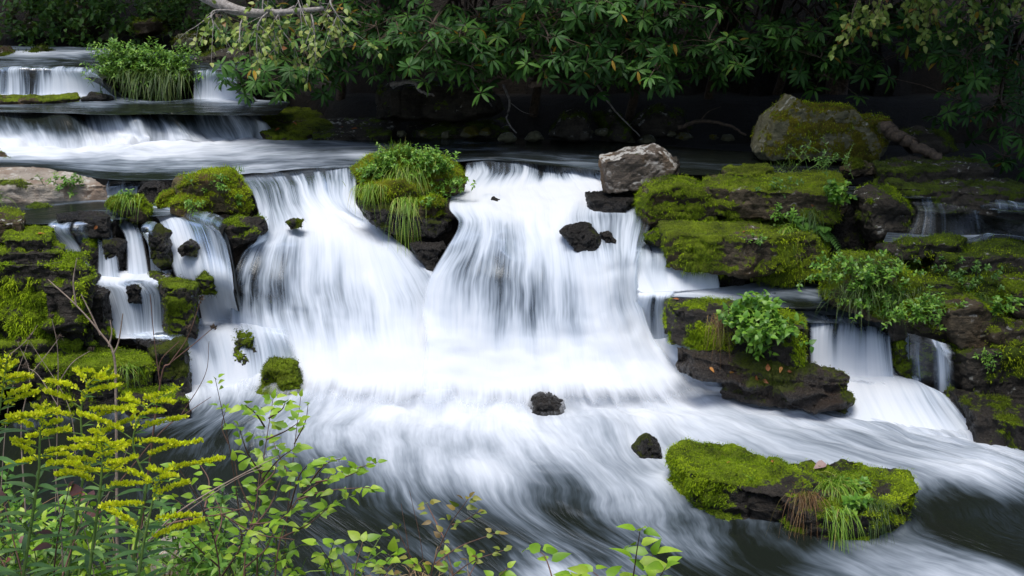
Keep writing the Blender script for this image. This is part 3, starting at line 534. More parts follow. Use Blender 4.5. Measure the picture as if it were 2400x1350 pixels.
# ================================================================== ROCKS
ROCKS = []      # (object, mesh verts, faces) for finding where plants stand
def hull_bm(bm, pts):
    vs = [bm.verts.new(p) for p in pts]
    r = bmesh.ops.convex_hull(bm, input=vs)
    bmesh.ops.delete(bm, geom=list({g for g in r['geom_interior'] if isinstance(g, bmesh.types.BMVert)}), context='VERTS')
def slab(top, zt, zb, flare=.04, shear=0.0):
    """a block from the picture outline of its top face, at height zt, down to zb"""
    T = [PZ(p[0], p[1], p[2] if len(p) > 2 else zt) for p in top]; c = np.mean(T, 0); out = list(T)
    for t in T:
        b = c + (t - c) * (1 + flare); out.append(np.array([b[0], b[1] + shear, zb]))
    return out
def lump(outline, Y, dep, k=.72):
    """a boulder from its picture outline, at distance Y with real depth"""
    O = [PY(p[0], p[1], Y) for p in outline]; c = np.mean(O, 0); out = list(O)
    for o in O:
        q = c + (o - c) * k; out += [q + np.array([0, -dep * .5, 0]), q + np.array([0, dep * .5, 0])]
    return out
def rock(label, pieces, mat='dark', moss=.5, vox=.03, amp=.035, strata=.02, cat='rock', name='rock', fuzz=0, fuzzmat='moss', seed=None, group=None, rnd=2, mossside=.15, flen=.022):
    seed = seed if seed is not None else len(ROCKS) * 3 + 1
    bm = bmesh.new()
    for p in pieces: hull_bm(bm, p)
    me = bpy.data.meshes.new('tmp'); bm.to_mesh(me); bm.free()
    o = bpy.data.objects.new('tmp', me); COL.objects.link(o)
    md = o.modifiers.new('r', 'REMESH'); md.mode = 'VOXEL'; md.voxel_size = vox * .5
    sm = o.modifiers.new('s', 'SMOOTH'); sm.factor = .5; sm.iterations = rnd + 2
    dg = bpy.context.evaluated_depsgraph_get(); m2 = bpy.data.meshes.new_from_object(o.evaluated_get(dg))
    bpy.data.objects.remove(o); bpy.data.meshes.remove(me)
    n = len(m2.vertices); V = np.empty(n * 3, np.float32); m2.vertices.foreach_get('co', V); V = V.reshape(-1, 3).astype(float)
    N = np.empty(n * 3, np.float32); m2.vertices.foreach_get('normal', N); N = N.reshape(-1, 3).astype(float)
    size = (V.max(0) - V.min(0)).mean(); sc = 1.0 / max(.12, size * .55)
    d = fbm(V * sc * 1.4, 5, seed) * amp * (size / .8) ** .5
    ridge = 1 - np.abs(fbm(V * sc * 2.2 + 5, 3, seed + 7)) * 2
    d -= np.clip(ridge - .80, 0, 1) * amp * 3.2
    r2 = 1 - np.abs(fbm(V * np.array([5.5, 5.5, 3.0]) + 9, 3, seed + 41)) * 2
    d -= np.clip(r2 - .86, 0, 1) * amp * 2.6
    blk = fbm(V * np.array([4.2, 4.2, 6.0]), 2, seed + 43) * 4; d += (np.floor(blk) + np.clip((blk - np.floor(blk) - .8) * 5, 0, 1)) * amp * .22
    hz = V * np.array([.9, .9, 11.0]) + np.array([0, 0, 1]) * fbm(V * 1.8, 2, seed + 3)[:, None] * 2.5
    d += np.tanh(fbm(hz, 3, seed + 11) * 3.5) * strata * .62 * (1 - np.abs(N[:, 2]) * .7)
    d += fbm(V * 22, 4, seed + 19) * .012
    V2 = V + N * d[:, None]
    m2.vertices.foreach_set('co', V2.astype(np.float32).ravel()); m2.update()
    m2.vertices.foreach_get('normal', (Nn := np.empty(n * 3, np.float32))); Nn = Nn.reshape(-1, 3).astype(float)
    up = np.clip((Nn[:, 2] + mossside) / (.55 + mossside), 0, 1)
    mo = np.clip(moss * 1.1 * (.25 + .75 * up) + fbm(V2 * 2.4, 4, seed + 23) * .85 + fbm(V2 * 8, 3, seed + 29) * .45 - .02, 0, 1)
    if moss <= 0: mo *= 0
    # puffy cushions of moss
    m2.vertices.foreach_set('co', (V2 + Nn * (np.clip(mo - .35, 0, 1) * (.022 + .016 * fbm(V2 * 14, 2, seed + 31)))[:, None]).astype(np.float32).ravel()); m2.update()
    at = m2.attributes.new('moss', 'FLOAT', 'POINT'); at.data.foreach_set('value', mo.astype(np.float32))
    m2.polygons.foreach_set('use_smooth', np.ones(len(m2.polygons), bool))
    c = V2.mean(0); c[2] = V2[:, 2].min()
    m2.transform(__import__('mathutils').Matrix.Translation(-Vector(c))); m2.name = name; m2.materials.clear(); m2.materials.append(M[mat])
    r = bpy.data.objects.new(name, m2); COL.objects.link(r); r.location = Vector(c); tag(r, label, cat, group)
    nv = np.empty(n * 3, np.float32); m2.vertices.foreach_get('co', nv); Vw = nv.reshape(-1, 3).astype(float) + c
    ROCKS.append((r, Vw, [tuple(p.vertices) for p in m2.polygons]))
    if fuzz:
        cam = nrm(CAM - Vw); vis = (Nn * cam).sum(1) > -.25
        ok = np.where((mo > .5) & vis)[0]
        if len(ok):
            k = int(fuzz); q = rng.choice(ok, k); P = Vw[q] + rng.normal(0, vox * .5, (k, 3)) * .7
            dr = nrm(Nn[q] * .8 + rng.normal(0, .45, (k, 3)) + np.array([0, 0, .1]))
            a = Acc(); a.blades(P, dr, rng.uniform(.5, 1.4, k) * flen, .005 * flen / .022, rng.uniform(.1, .9, k), k=3, rnd=np.clip(.5 + .6 * fbm(P * 6, 3, 3) + .75 * fbm(P * 1.9, 3, 8) + rng.normal(0, .16, k), 0, 1))
            a.build('moss', M[fuzzmat], r)
    return r

# --- left bank
rock('pale bare flat rock slab at the left edge above the shallow pool', [slab([(-260, 395, 1.62), (40, 391, 1.63), (130, 396, 1.62), (220, 412, 1.60), (252, 432, 1.56), (100, 437, 1.55), (-260, 446, 1.55)], 1.6, 1.2, .0)], 'pale', .16, amp=.02, strata=.012, fuzz=1500, mossside=0)
rock('mossy yellow-green boulder beside the left chute of the main fall', [lump([(402, 418), (480, 393), (545, 396), (588, 450), (592, 500), (520, 506), (440, 500), (400, 470)], 11.9, .55), lump([(395, 465), (440, 455), (490, 470), (490, 505), (440, 508), (398, 498)], 11.6, .4)], 'yel', .72, fuzz=9000, amp=.03)
rock('small olive mossy knob touching the left side of the yellow-green boulder', [lump([(368, 470), (385, 445), (415, 440), (430, 462), (415, 495), (372, 490)], 11.75, .25)], 'yel', .6, vox=.02, fuzz=1500)
rock('black wet stone in the gap between pale slab and yellow-green boulder', [lump([(318, 445), (345, 422), (380, 424), (402, 445), (390, 480), (330, 475)], 12.0, .3)], 'wet', .1, vox=.02)
rock('rounded brown mossy rock with a grass tuft, standing in the shallow pool', [lump([(245, 470), (285, 455), (335, 460), (362, 495), (358, 525), (330, 530), (290, 505)], 11.4, .35)], 'brown', .62, vox=.022, fuzz=3000)
rock('low dark stone with green top awash in the shallow pool', [lump([(55, 495), (85, 480), (130, 488), (140, 500), (60, 502)], 11.7, .2)], 'dark', .5, vox=.02, fuzz=500)
rock('thin wet black ledge at the brink above the left cascades', [slab([(130, 498), (250, 494), (262, 505), (250, 512), (140, 512)], 1.42, 1.25)], 'wet', .15, vox=.02)
rock('moss capped rock at the left edge behind dry grass', [slab([(-120, 492), (40, 490), (56, 505), (50, 518), (-120, 522)], 1.45, 1.25)], 'brown', .7, vox=.022, fuzz=1500)
rock('green cushion of mossy rock under the black ledge at the left', [slab([(10, 524), (70, 520), (125, 538), (118, 560), (10, 562)], 1.34, 1.1)], 'bright', .75, vox=.022, fuzz=3000)
rock('flat mossy step just above the big mossy block', [slab([(-120, 562), (100, 558), (152, 575), (140, 592), (-120, 596)], 1.24, 1.05)], 'bright', .75, vox=.024, fuzz=4000)
rock('big mossy block with draped green moss at the left edge', [slab([(-200, 590), (100, 586), (196, 597), (209, 625), (100, 613), (-200, 613)], 1.17, .45, .0), slab([(100, 640), (190, 640), (206, 655), (190, 668), (100, 668)], 1.03, .6, .02)], 'bright', .62, vox=.03, fuzz=14000, mossside=.75, strata=.04, amp=.045, flen=.03)
rock('square dark block with thin moss below the big mossy block', [slab([(112, 668), (240, 664), (258, 678), (240, 692), (112, 692)], .88, .3, .0)], 'bright', .45, vox=.024, fuzz=2500, mossside=.3)
rock('dark leaning stone with a green crest between two left cascades', [lump([(182, 565), (205, 550), (235, 580), (245, 640), (215, 650), (190, 610)], 11.02, .25)], 'bright', .5, vox=.02, fuzz=1200)
rock('black glistening stone, left one of the pair amid the cascades', [lump([(245, 560), (270, 552), (298, 565), (298, 630), (270, 640), (248, 610)], 11.0, .25)], 'wet', .15, vox=.02)
rock('black glistening stone, right one of the pair amid the cascades', [lump([(345, 535), (370, 526), (400, 545), (406, 620), (385, 640), (352, 610)], 10.98, .28)], 'wet', .25, vox=.02)
rock('small black wet stone at the left end of the cascade shelf', [lump([(192, 652), (208, 634), (228, 642), (234, 672), (224, 700), (198, 700)], 10.72, .2)], 'wet', .3, vox=.02, fuzz=300, fuzzmat='mossd')
rock('small wet black stone breaking the top of the widest left cascade', [lump([(418, 580), (438, 560), (464, 572), (462, 604), (424, 606)], 10.88, .2)], 'wet', .25, vox=.018, amp=.05)
rock('wet stone with a green cap splitting the foot of the widest left cascade', [lump([(458, 652), (480, 632), (508, 646), (506, 690), (464, 690)], 10.73, .2)], 'bright', .5, vox=.018, amp=.05, fuzz=500, fuzzmat='mossd')
rock('dark wet stone parting the fringed lower cascade', [lump([(294, 672), (316, 658), (340, 670), (336, 712), (300, 716)], 10.62, .18)], 'wet', .3, vox=.018, amp=.05)
rock('green slimed wet stone on the cascade shelf', [slab([(345, 636), (400, 642), (462, 657), (456, 676), (390, 672)], .92, .45, .0)], 'bright', .6, vox=.024, fuzz=2500, fuzzmat='mossd')
rock('flat mossy slab at the lower left behind goldenrod', [slab([(80, 815), (330, 817), (362, 834), (352, 852), (200, 862), (85, 852)], .40, -.05, .0)], 'bright', .62, vox=.03, fuzz=7000, mossside=.4)
rock('narrow mossy step against the foot of the dark block', [slab([(-160, 790), (180, 784), (192, 800), (-160, 818)], .50, .1, .0)], 'bright', .7, vox=.028, fuzz=4000)
rock('low moss topped stone nearest the pool at the lower left', [slab([(272, 912), (400, 905), (438, 918), (448, 940), (300, 938)], .18, -.15, .02)], 'bright', .55, vox=.024, fuzz=3000)
rock('shadowed mossy stone between the flat slab and the low stone', [slab([(120, 866), (280, 862), (300, 885), (130, 895)], .26, -.1, .02)], 'bright', .6, vox=.026, fuzz=3000)
rock('dark wet stone with water trickling over, right of the flat mossy slab', [slab([(318, 790), (432, 794), (438, 816), (360, 828)], .46, .0, .0)], 'wet', .4, vox=.024, fuzz=1000, fuzzmat='mossd')
rock('green poking rock amid the white apron of water', [lump([(548, 792), (560, 780), (600, 782), (616, 815), (606, 862), (572, 872), (556, 850)], 10.62, .3, .9)], 'bright', .5, vox=.02, fuzz=1500, fuzzmat='mossd', amp=.07, strata=.05, rnd=0)
rock('round green mossy stone at the foot of the left main fall', [lump([(614, 862), (630, 850), (684, 852), (692, 872), (660, 925), (616, 925)], 10.3, .35, .9), lump([(650, 880), (700, 876), (718, 900), (714, 925), (660, 928)], 10.2, .35, .9)], 'bright', .85, vox=.02, fuzz=5000, fuzzmat='mossd', mossside=.6, amp=.05, strata=.04, rnd=0)
rock('dark rock behind the veil at the left side of the main fall', [lump([(540, 650), (565, 628), (610, 632), (665, 665), (665, 742), (545, 745)], 11.17, .3)], 'wet', .35, vox=.025, fuzz=600, fuzzmat='mossd')
rock('dark rock with a green left cap below the yellow-green boulder', [lump([(508, 525), (560, 508), (622, 512), (626, 545), (575, 568), (545, 592), (520, 575)], 11.3, .4)], 'bright', .48, vox=.024, fuzz=1800)
rock('tiny dark green stone poking from the left chute', [lump([(668, 520), (690, 508), (714, 516), (712, 535), (680, 542)], 11.55, .2)], 'bright', .6, vox=.016, fuzz=600, fuzzmat='mossd')
# --- grass island between the two halves
rock('mossy rock island between the two halves of the main waterfall', [lump([(815, 392), (850, 370), (960, 352), (1050, 372), (1090, 410), (1092, 450), (1040, 470), (900, 470), (835, 430)], 12.35, .7), lump([(850, 420), (960, 400), (1010, 440), (1000, 490), (900, 500), (845, 470)], 12.0, .6)], 'yel', .8, fuzz=12000, amp=.04, mossside=.35)
rock('yellow mossy stone low on the right side of the island', [lump([(975, 470), (1010, 455), (1045, 470), (1050, 505), (1010, 520), (978, 510)], 11.75, .3)], 'yel', .8, vox=.02, fuzz=2500, mossside=.4)
rock('dark wet footing of the grassy island', [lump([(832, 470), (900, 475), (1000, 500), (1062, 515), (1062, 545), (980, 562), (900, 540), (850, 505)], 11.75, .5)], 'wet', .3, vox=.028, fuzz=800, fuzzmat='mossd')
rock('dark wedge of rock where the two main falls meet', [lump([(955, 568), (1040, 565), (1050, 580), (1020, 640), (1008, 640), (975, 600)], 11.42, .3)], 'wet', .35, vox=.022)
# --- stones in the right chute
rock('black stone parting the right main fall near its brink', [lump([(1308, 545), (1325, 526), (1380, 524), (1408, 550), (1408, 588), (1340, 590)], 11.05, .3)], 'wet', .2, vox=.02)
rock('small black companion stone right of the parting stone', [lump([(1405, 545), (1425, 540), (1450, 560), (1450, 580), (1412, 585)], 11.1, .2)], 'wet', .1, vox=.018)
rock('tiny dark stone showing through white water upstream', [lump([(1143, 468), (1158, 460), (1172, 468), (1168, 478), (1146, 478)], 12.1, .12)], 'wet', 0, vox=.014)
rock('angular grey-brown boulder with pale lichen perched above the fall', [lump([(1400, 368), (1470, 352), (1535, 339), (1560, 352), (1588, 385), (1558, 430), (1480, 444), (1412, 451)], 12.2, .55, .9)], 'grey', .12, amp=.018, strata=.008, vox=.022, rnd=1)
rock('small dark broken slab leaning behind the grey-brown boulder', [lump([(1555, 372), (1585, 368), (1592, 385), (1585, 420), (1560, 425)], 12.4, .25)], 'dark', .1, vox=.018)
rock('black wet sill under the grey-brown boulder', [slab([(1370, 448), (1480, 446), (1500, 458), (1470, 470), (1385, 466)], 1.44, 1.15)], 'wet', .1, vox=.022)
# --- far bank
rock('big olive boulder with pale lichen crown in the right shade', [lump([(1762, 352), (1790, 275), (1830, 242), (1890, 246), (1990, 246), (2004, 300), (2060, 330), (2045, 368), (1900, 358), (1780, 372)], 13.5, .8, .93), lump([(1800, 285), (1852, 219), (1884, 244), (1892, 300), (1820, 325)], 13.5, .7, .9), lump([(1950, 285), (2066, 268), (2073, 310), (2045, 360), (1950, 350)], 13.55, .8, .92)], 'oliv', .62, vox=.03, amp=.022, fuzz=5000, mossside=.9, rnd=1, strata=.006, seed=5)
FB = [('flat mossy slab with fallen leaves, foot of the hanging rhododendron', [slab([(597, 275, 1.76), (640, 254, 1.80), (730, 252, 1.80), (780, 290, 1.70), (720, 316, 1.66), (640, 318, 1.66), (605, 305, 1.68)], 1.7, 1.5, .02)], 'brown', .7),
      ('dark bare slab with orange leaves right of the flat mossy slab', [slab([(720, 290, 1.70), (760, 262, 1.76), (870, 256, 1.76), (935, 290, 1.69), (910, 318, 1.65), (730, 320, 1.65)], 1.7, 1.5, .02)], 'dark', .45),
      ('dim mossy shelf under the middle rhododendron', [slab([(950, 292, 1.68), (1050, 270, 1.72), (1190, 275, 1.72), (1200, 305, 1.66), (1000, 316, 1.66)], 1.7, 1.5, .02)], 'dark', .5),
      ('black rock wall with pale blotches under the middle rhododendron', [lump([(880, 200), (1000, 180), (1150, 190), (1190, 260), (1100, 290), (880, 280)], 16.2, .8)], 'dark', .4),
      ('leaning triangular dark boulder at the shaded waterline', [lump([(1283, 318), (1310, 275), (1350, 250), (1378, 265), (1392, 325), (1330, 332)], 15.2, .6)], 'dark', .45),
      ('blotched dark stone beside the triangular boulder', [lump([(1390, 270), (1430, 250), (1460, 275), (1450, 310), (1400, 300)], 15.6, .5)], 'dark', .3),
      ('dark stone with a pointed top right of the blotched stone', [lump([(1412, 320), (1440, 285), (1475, 290), (1480, 330), (1420, 334)], 15.2, .4)], 'dark', .4),
      ('wide dark boulder in deepest shade under the right rhododendron', [lump([(1470, 290), (1540, 240), (1600, 260), (1620, 310), (1480, 330)], 15.7, .7)], 'dark', .45),
      ('low mossy stone in dark water before the big olive boulder', [slab([(1692, 395), (1740, 383), (1800, 386), (1816, 396), (1760, 408), (1700, 406)], 1.64, 1.4)], 'brown', .8),
      ('small mossy stone under the right end of the big olive boulder', [lump([(1960, 395), (2010, 375), (2050, 380), (2052, 410), (1980, 420)], 12.4, .35)], 'brown', .7),
      ('long mossy log-like ledge right of the big olive boulder', [slab([(2050, 376), (2150, 366), (2300, 372), (2330, 395), (2200, 398), (2060, 400)], 1.72, 1.45)], 'dark', .6),
      ('low flat dark ledge with litter below the long mossy ledge', [slab([(2060, 415), (2150, 402), (2290, 412), (2400, 425), (2480, 450), (2300, 452), (2100, 438)], 1.62, 1.4)], 'dark', .55),
      ('dim slanting boulder behind the driftwood log', [lump([(2090, 310), (2150, 290), (2230, 320), (2250, 355), (2130, 360)], 13.6, .5)], 'dark', .35)]
for lb, pc, mt, ms in FB: rock(lb, pc, mt, ms, vox=.032, fuzz=1800, fuzzmat='mossd', amp=.04)
for i_ in range(16):
    x_ = 940 + i_ * 52 + rng.uniform(-18, 18); y_ = rng.uniform(312, 334); r_ = rng.uniform(12, 26)
    rock('small dark stone along the shaded far waterline', [lump([(x_ - r_, y_), (x_ - r_ * .5, y_ - r_ * .7), (x_ + r_ * .4, y_ - r_ * .8), (x_ + r_, y_ - 2), (x_, y_ + 5)], rng.uniform(15.0, 15.5), .2)], 'oliv', .3, vox=.03, group='small stones along the shaded far waterline')
BGR = [('grey moss capped boulder high on the far left bank', [(125, 45), (150, 8), (195, 12), (200, 45), (150, 60)], 24.5, 'oliv', .3), ('mossy boulder heap low on the far left bank', [(150, 95), (165, 55), (235, 40), (240, 80), (200, 100)], 23.5, 'brown', .7),
       ('pale faced boulder in the far left bank', [(232, 95), (270, 55), (308, 60), (300, 105)], 23.5, 'oliv', .35), ('round moss topped boulder above the grassy clump', [(310, 70), (330, 40), (385, 42), (392, 75), (330, 90)], 22.8, 'brown', .65),
       ('blocky grey boulder right of the grassy clump', [(412, 85), (440, 78), (480, 88), (480, 118), (420, 122)], 20.5, 'oliv', .35), ('small dark stone at the far pool edge by the left frame', [(-60, 120), (0, 105), (42, 128), (30, 136), (-60, 138)], 20.2, 'brown', .6),
       ('low dark stone in the far pool', [(65, 125), (95, 113), (122, 125), (70, 129)], 20.6, 'dark', .6), ('dark slab right of the second upper fall', [(450, 130), (540, 118), (600, 130), (590, 160), (470, 158)], 18.9, 'dark', .4),
       ('dim boulder at the top left beside a thin trunk', [(40, 60), (80, 40), (120, 60), (110, 95), (45, 95)], 24.5, 'dark', .5), ('dark boulder in the gap left of the branch', [(330, 30), (370, -10), (440, 0), (450, 60), (380, 70)], 24.5, 'dark', .3)]
for lb, ol, Y, mt, ms in BGR: rock(lb, [lump(ol, Y, .9)], mt, ms, vox=.05, amp=.06, fuzz=900, fuzzmat='mossd', flen=.05)
rock('mossy strip of ledge at the foot of the upper left fall', [slab([(-160, 222), (180, 220), (186, 230), (100, 236), (-160, 238)], 1.98, 1.8, .0)], 'brown', .75, vox=.03, fuzz=1500)
rock('pair of small wet stones right of the mossy strip', [lump([(190, 232), (215, 215), (262, 228), (262, 238), (195, 240)], 17.0, .3)], 'wet', .1, vox=.03)
rock('dark rock footing under the bright grassy clump', [lump([(255, 160), (320, 150), (440, 155), (455, 200), (400, 228), (320, 230), (290, 200)], 17.7, .8)], 'brown', .5, vox=.04, fuzz=1500)
rock('mossy stone at the left edge of the middle pool', [lump([(-80, 370), (0, 355), (48, 376), (40, 384), (-80, 388)], 13.7, .4)], 'brown', .7, vox=.025, fuzz=1000)
# --- right mossy ledge
rock('long mossy top ledge of the right outcrop', [slab([(1640, 425), (1660, 410), (1800, 405), (1960, 402), (1985, 425), (1960, 455), (1800, 440), (1650, 440)], 1.62, 1.35, .0)], 'brown', 0.80, fuzz=6000, vox=.028)
rock('bulging bright mossy block at the left end of the right outcrop', [lump([(1488, 470), (1510, 435), (1580, 415), (1640, 425), (1690, 475), (1680, 525), (1560, 532), (1500, 520)], 11.75, .6, .85)], 'brown', 0.90, fuzz=7000, vox=.026, mossside=.4)
rock('squared brown mossy block in the middle of the right outcrop', [lump([(1680, 445), (1740, 428), (1815, 428), (1860, 470), (1840, 510), (1700, 515)], 11.7, .6, .9)], 'brown', 0.76, fuzz=5000, vox=.026, mossside=.4)
rock('brown earthy block at the right end of the right outcrop', [lump([(1840, 440), (1960, 440), (1975, 480), (1940, 510), (1850, 505)], 11.75, .6, .9)], 'brown', .55, fuzz=3000, vox=.026)
rock('lower mossy tier of the right outcrop', [slab([(1545, 520), (1660, 512), (1760, 505), (1900, 490), (1945, 515), (1900, 545), (1740, 560), (1560, 545)], 1.30, .95, .0)], 'brown', 0.83, fuzz=6000, vox=.028)
rock('bright green cushioned stone at the fall side of the right outcrop', [lump([(1497, 558), (1530, 535), (1600, 530), (1640, 550), (1630, 574), (1520, 576)], 11.25, .35)], 'bright', .8, fuzz=3500, vox=.02, mossside=.4)
rock('bright green knob beside the cushioned stone', [lump([(1635, 565), (1650, 545), (1700, 545), (1705, 572), (1660, 580)], 11.2, .3)], 'bright', .8, fuzz=2000, vox=.02, mossside=.4)
rock('overhanging dark base of the right outcrop with hanging moss', [lump([(1680, 565), (1760, 540), (1900, 530), (1940, 570), (1900, 640), (1800, 660), (1720, 650)], 11.25, .7, .85)], 'brown', 0.68, fuzz=5000, vox=.03, mossside=.5)
rock('black wet pillar right of the short wing of the main fall', [slab([(1655, 585), (1700, 580), (1745, 588), (1742, 606), (1668, 606)], 1.03, .65, .0)], 'wet', .15, vox=.024)
rock('dark mossy boulder with a pale ridge beside the dim trickle', [lump([(2008, 450), (2040, 430), (2090, 440), (2150, 490), (2120, 560), (2030, 570), (2000, 510)], 11.5, .6)], 'dark', .5, fuzz=3000, vox=.028)
rock('black hollow rock wall between outcrop and dark mossy boulder', [lump([(1930, 500), (1990, 440), (2030, 500), (2030, 600), (1950, 640), (1900, 600)], 11.8, .5)], 'wet', .1, vox=.03)
# --- right bank
rock('long green mossy ridge under the dim trickle', [slab([(2170, 575), (2280, 548), (2500, 560), (2560, 590), (2400, 605), (2200, 600)], 1.17, .85, .0)], 'dark', .8, fuzz=5000, fuzzmat='moss', vox=.03, mossside=.4)
rock('small mossy lump at the left end of the green ridge', [lump([(2140, 595), (2165, 575), (2200, 580), (2205, 605), (2145, 610)], 10.9, .2)], 'dark', .8, fuzz=1200, vox=.02)
rock('grass covered mound at the left end of the right bank', [lump([(1925, 660), (1980, 605), (2080, 592), (2140, 640), (2130, 720), (2080, 760), (1990, 715), (1930, 700)], 10.5, .8, .8)], 'brown', .75, fuzz=7000, vox=.03, mossside=.4)
rock('terraced mossy ledges across the right bank', [slab([(2090, 625), (2250, 606), (2480, 610), (2560, 650), (2400, 665), (2120, 660)], 1.0, .7, .0), slab([(2080, 680), (2200, 655), (2480, 665), (2560, 700), (2300, 712), (2100, 710)], .86, .5, .0)], 'dark', .72, fuzz=10000, fuzzmat='moss', vox=.032, strata=.035)
rock('brown rooted block with hanging moss in the right bank', [lump([(2100, 700), (2150, 685), (2225, 720), (2225, 770), (2140, 775), (2090, 740)], 10.15, .5, .85)], 'brown', .55, fuzz=3500, vox=.026, mossside=.4)
rock('bare brown block with an earthy face, right of the rooted block', [lump([(2195, 705), (2280, 695), (2340, 730), (2340, 810), (2230, 810), (2200, 760)], 10.05, .5, .9)], 'brown', .42, fuzz=2500, vox=.026, mossside=.3)
rock('rounded brown block at the right edge of the right bank', [lump([(2340, 660), (2400, 650), (2500, 670), (2500, 760), (2380, 760), (2340, 720)], 10.2, .6, .9)], 'brown', .5, fuzz=2500, vox=.028, mossside=.3)
rock('dark lower wall of the right bank beside the dripping threads', [lump([(2225, 810), (2330, 790), (2500, 800), (2520, 930), (2300, 940), (2235, 900)], 9.95, .6, .9)], 'dark', .4, fuzz=3000, vox=.03, mossside=.3)
rock('mossy green corner block at the right edge', [lump([(2290, 760), (2400, 745), (2500, 770), (2500, 820), (2380, 830), (2300, 810)], 9.95, .5, .9)], 'brown', .65, fuzz=2500, vox=.028, mossside=.5)
rock('dark lip of rock in front of the dim trickle', [lump([(2045, 580), (2120, 556), (2262, 560), (2275, 602), (2080, 612)], 10.72, .26)], 'dark', .55, fuzz=1500, vox=.026)
rock('wet dark face under the dripping threads with strips of moss', [lump([(2084, 786), (2150, 786), (2242, 815), (2244, 925), (2150, 905), (2092, 880)], 10.24, .36, .92)], 'bright', .42, fuzz=2500, fuzzmat='mossd', vox=.026, mossside=.6)
rock('mossy toe of the right bank running into the pool', [slab([(2215, 905), (2290, 915), (2480, 950), (2560, 1000), (2440, 1010), (2290, 968)], .22, -.15, .05)], 'bright', .55, fuzz=4000, fuzzmat='mossd', vox=.028)
# --- centre right ledges
rock('mossy ledge block with hanging plants right of the main fall', [slab([(1556, 698), (1700, 697), (1800, 712), (1880, 742), (1892, 768), (1840, 765), (1700, 735), (1575, 722)], .76, .42, .0)], 'bright', .6, fuzz=9000, vox=.028, mossside=.55)
rock('dark wet corner of the ledge beside the right waterfall', [slab([(1840, 752), (1888, 748), (1894, 770), (1850, 775)], .62, .1, .0)], 'wet', .3, vox=.024)
rock('low dark ledge scattered with orange leaves, between the two falls', [slab([(1583, 806, .48), (1690, 816, .48), (1760, 826, .48), (1760, 866, .37), (1700, 854, .41), (1620, 834, .46)], .4, .24, .0), slab([(1690, 822, .47), (1850, 838, .47), (1960, 866, .42), (1994, 888, .34), (1985, 905, .30), (1900, 902, .28), (1830, 885, .33), (1750, 868, .36)], .4, .05, .0),
      lump([(1712, 884), (1750, 872), (1800, 888), (1830, 945), (1780, 930), (1730, 908)], 9.8, .28), lump([(1800, 900), (1900, 895), (1988, 908), (1988, 950), (1900, 960), (1820, 945)], 9.65, .35)], 'wetb', .34, fuzz=2500, fuzzmat='mossd', vox=.024, strata=.06, seed=11)
# --- lower pool stones
rock('long flat mossy rock lying in the pool at the lower right', [slab([(1570, 1060), (1620, 1040), (1720, 1050), (1800, 1080), (1960, 1120), (1900, 1170), (1750, 1140), (1620, 1110)], .22, -.2, .0),
      slab([(1740, 1095), (1850, 1078), (2000, 1074), (2120, 1110), (2155, 1148), (2080, 1200), (1950, 1215), (1850, 1185)], .20, -.25, -.06), lump([(1640, 1130), (1680, 1115), (1730, 1135), (1735, 1175), (1660, 1165)], 7.95, .2),
      lump([(1740, 1165), (1830, 1150), (1900, 1190), (1890, 1235), (1800, 1215)], 7.75, .25), lump([(1960, 1190), (2060, 1180), (2075, 1250), (1980, 1250)], 7.45, .25), lump([(1570, 1070), (1620, 1045), (1680, 1065), (1690, 1130), (1600, 1120)], 8.35, .3)],
     'bright', .64, fuzz=30000, vox=.022, amp=.05, strata=.04, mossside=.45, flen=.018, seed=265)
rock('small dark stone with green top left of the long mossy rock', [lump([(1488, 1050), (1512, 1026), (1545, 1034), (1556, 1068), (1500, 1075)], 8.85, .25)], 'wet', .3, vox=.016)
rock('dark stone glimpsed under a dome of white water', [lump([(1226, 962), (1246, 928), (1288, 920), (1322, 942), (1330, 972), (1270, 990)], 9.81, .36)], 'wet', 0, vox=.02, seed=4)
rock('pale dry stone among dead grass on the near bank', [lump([(345, 1290), (380, 1262), (430, 1266), (450, 1290), (440, 1340), (350, 1340)], 4.6, .2)], 'pale', .1, vox=.014, amp=.015, strata=.004)

# ================================================================== PLANTS
_V, _F, _own, n0 = [], [], [], 0
for o_, v_, f_ in ROCKS:
    _V.append(v_); _F += [tuple(i + n0 for i in f) for f in f_]; _own += [o_] * len(f_); n0 += len(v_)
BVH = BVHTree.FromPolygons([tuple(v) for v in np.concatenate(_V)], _F)
def hit(px, py, Yd=11.0):
    """the point of rock seen at a picture point, and its normal"""
    d = ray(px, py); h = BVH.ray_cast(Vector(CAM), Vector(nrm(d)), 60)
    if h[0] is None: return PY(px, py, Yd), np.array([0, -.3, .95])
    return np.array(h[0]), np.array(h[1])
V3 = lambda *a: np.array(a, float)
def rand_dirs(n, spread, axis=(0, 0, 1)):
    return nrm(np.array(axis, float) + rng.normal(0, spread, (n, 3)))

def grass_tuft(px, py, n, L, label, mat='grass', droop=.6, lean=(0, -.25, 1), spread=.35, W=.006, rad=.05, group=None, at=None, name='grass_tuft'):
    p, nn = hit(px, py) if at is None else (np.array(at), V3(0, 0, 1))
    t = thing(name, p - nn * .01, label, 'grass', group)
    a = Acc(); pos = p + nn * .015 + rng.normal(0, rad, (n, 3)) * V3(1, .45, .25) + V3(0, -.02, .01)
    ls = L * rng.uniform(.45, 1.1, n)
    a.blades(pos, rand_dirs(n, spread, lean), ls, W * rng.uniform(.6, 1.2, n), droop * rng.uniform(.3, 1.5, n), k=6)
    a.build('blades', M[mat], t); return t

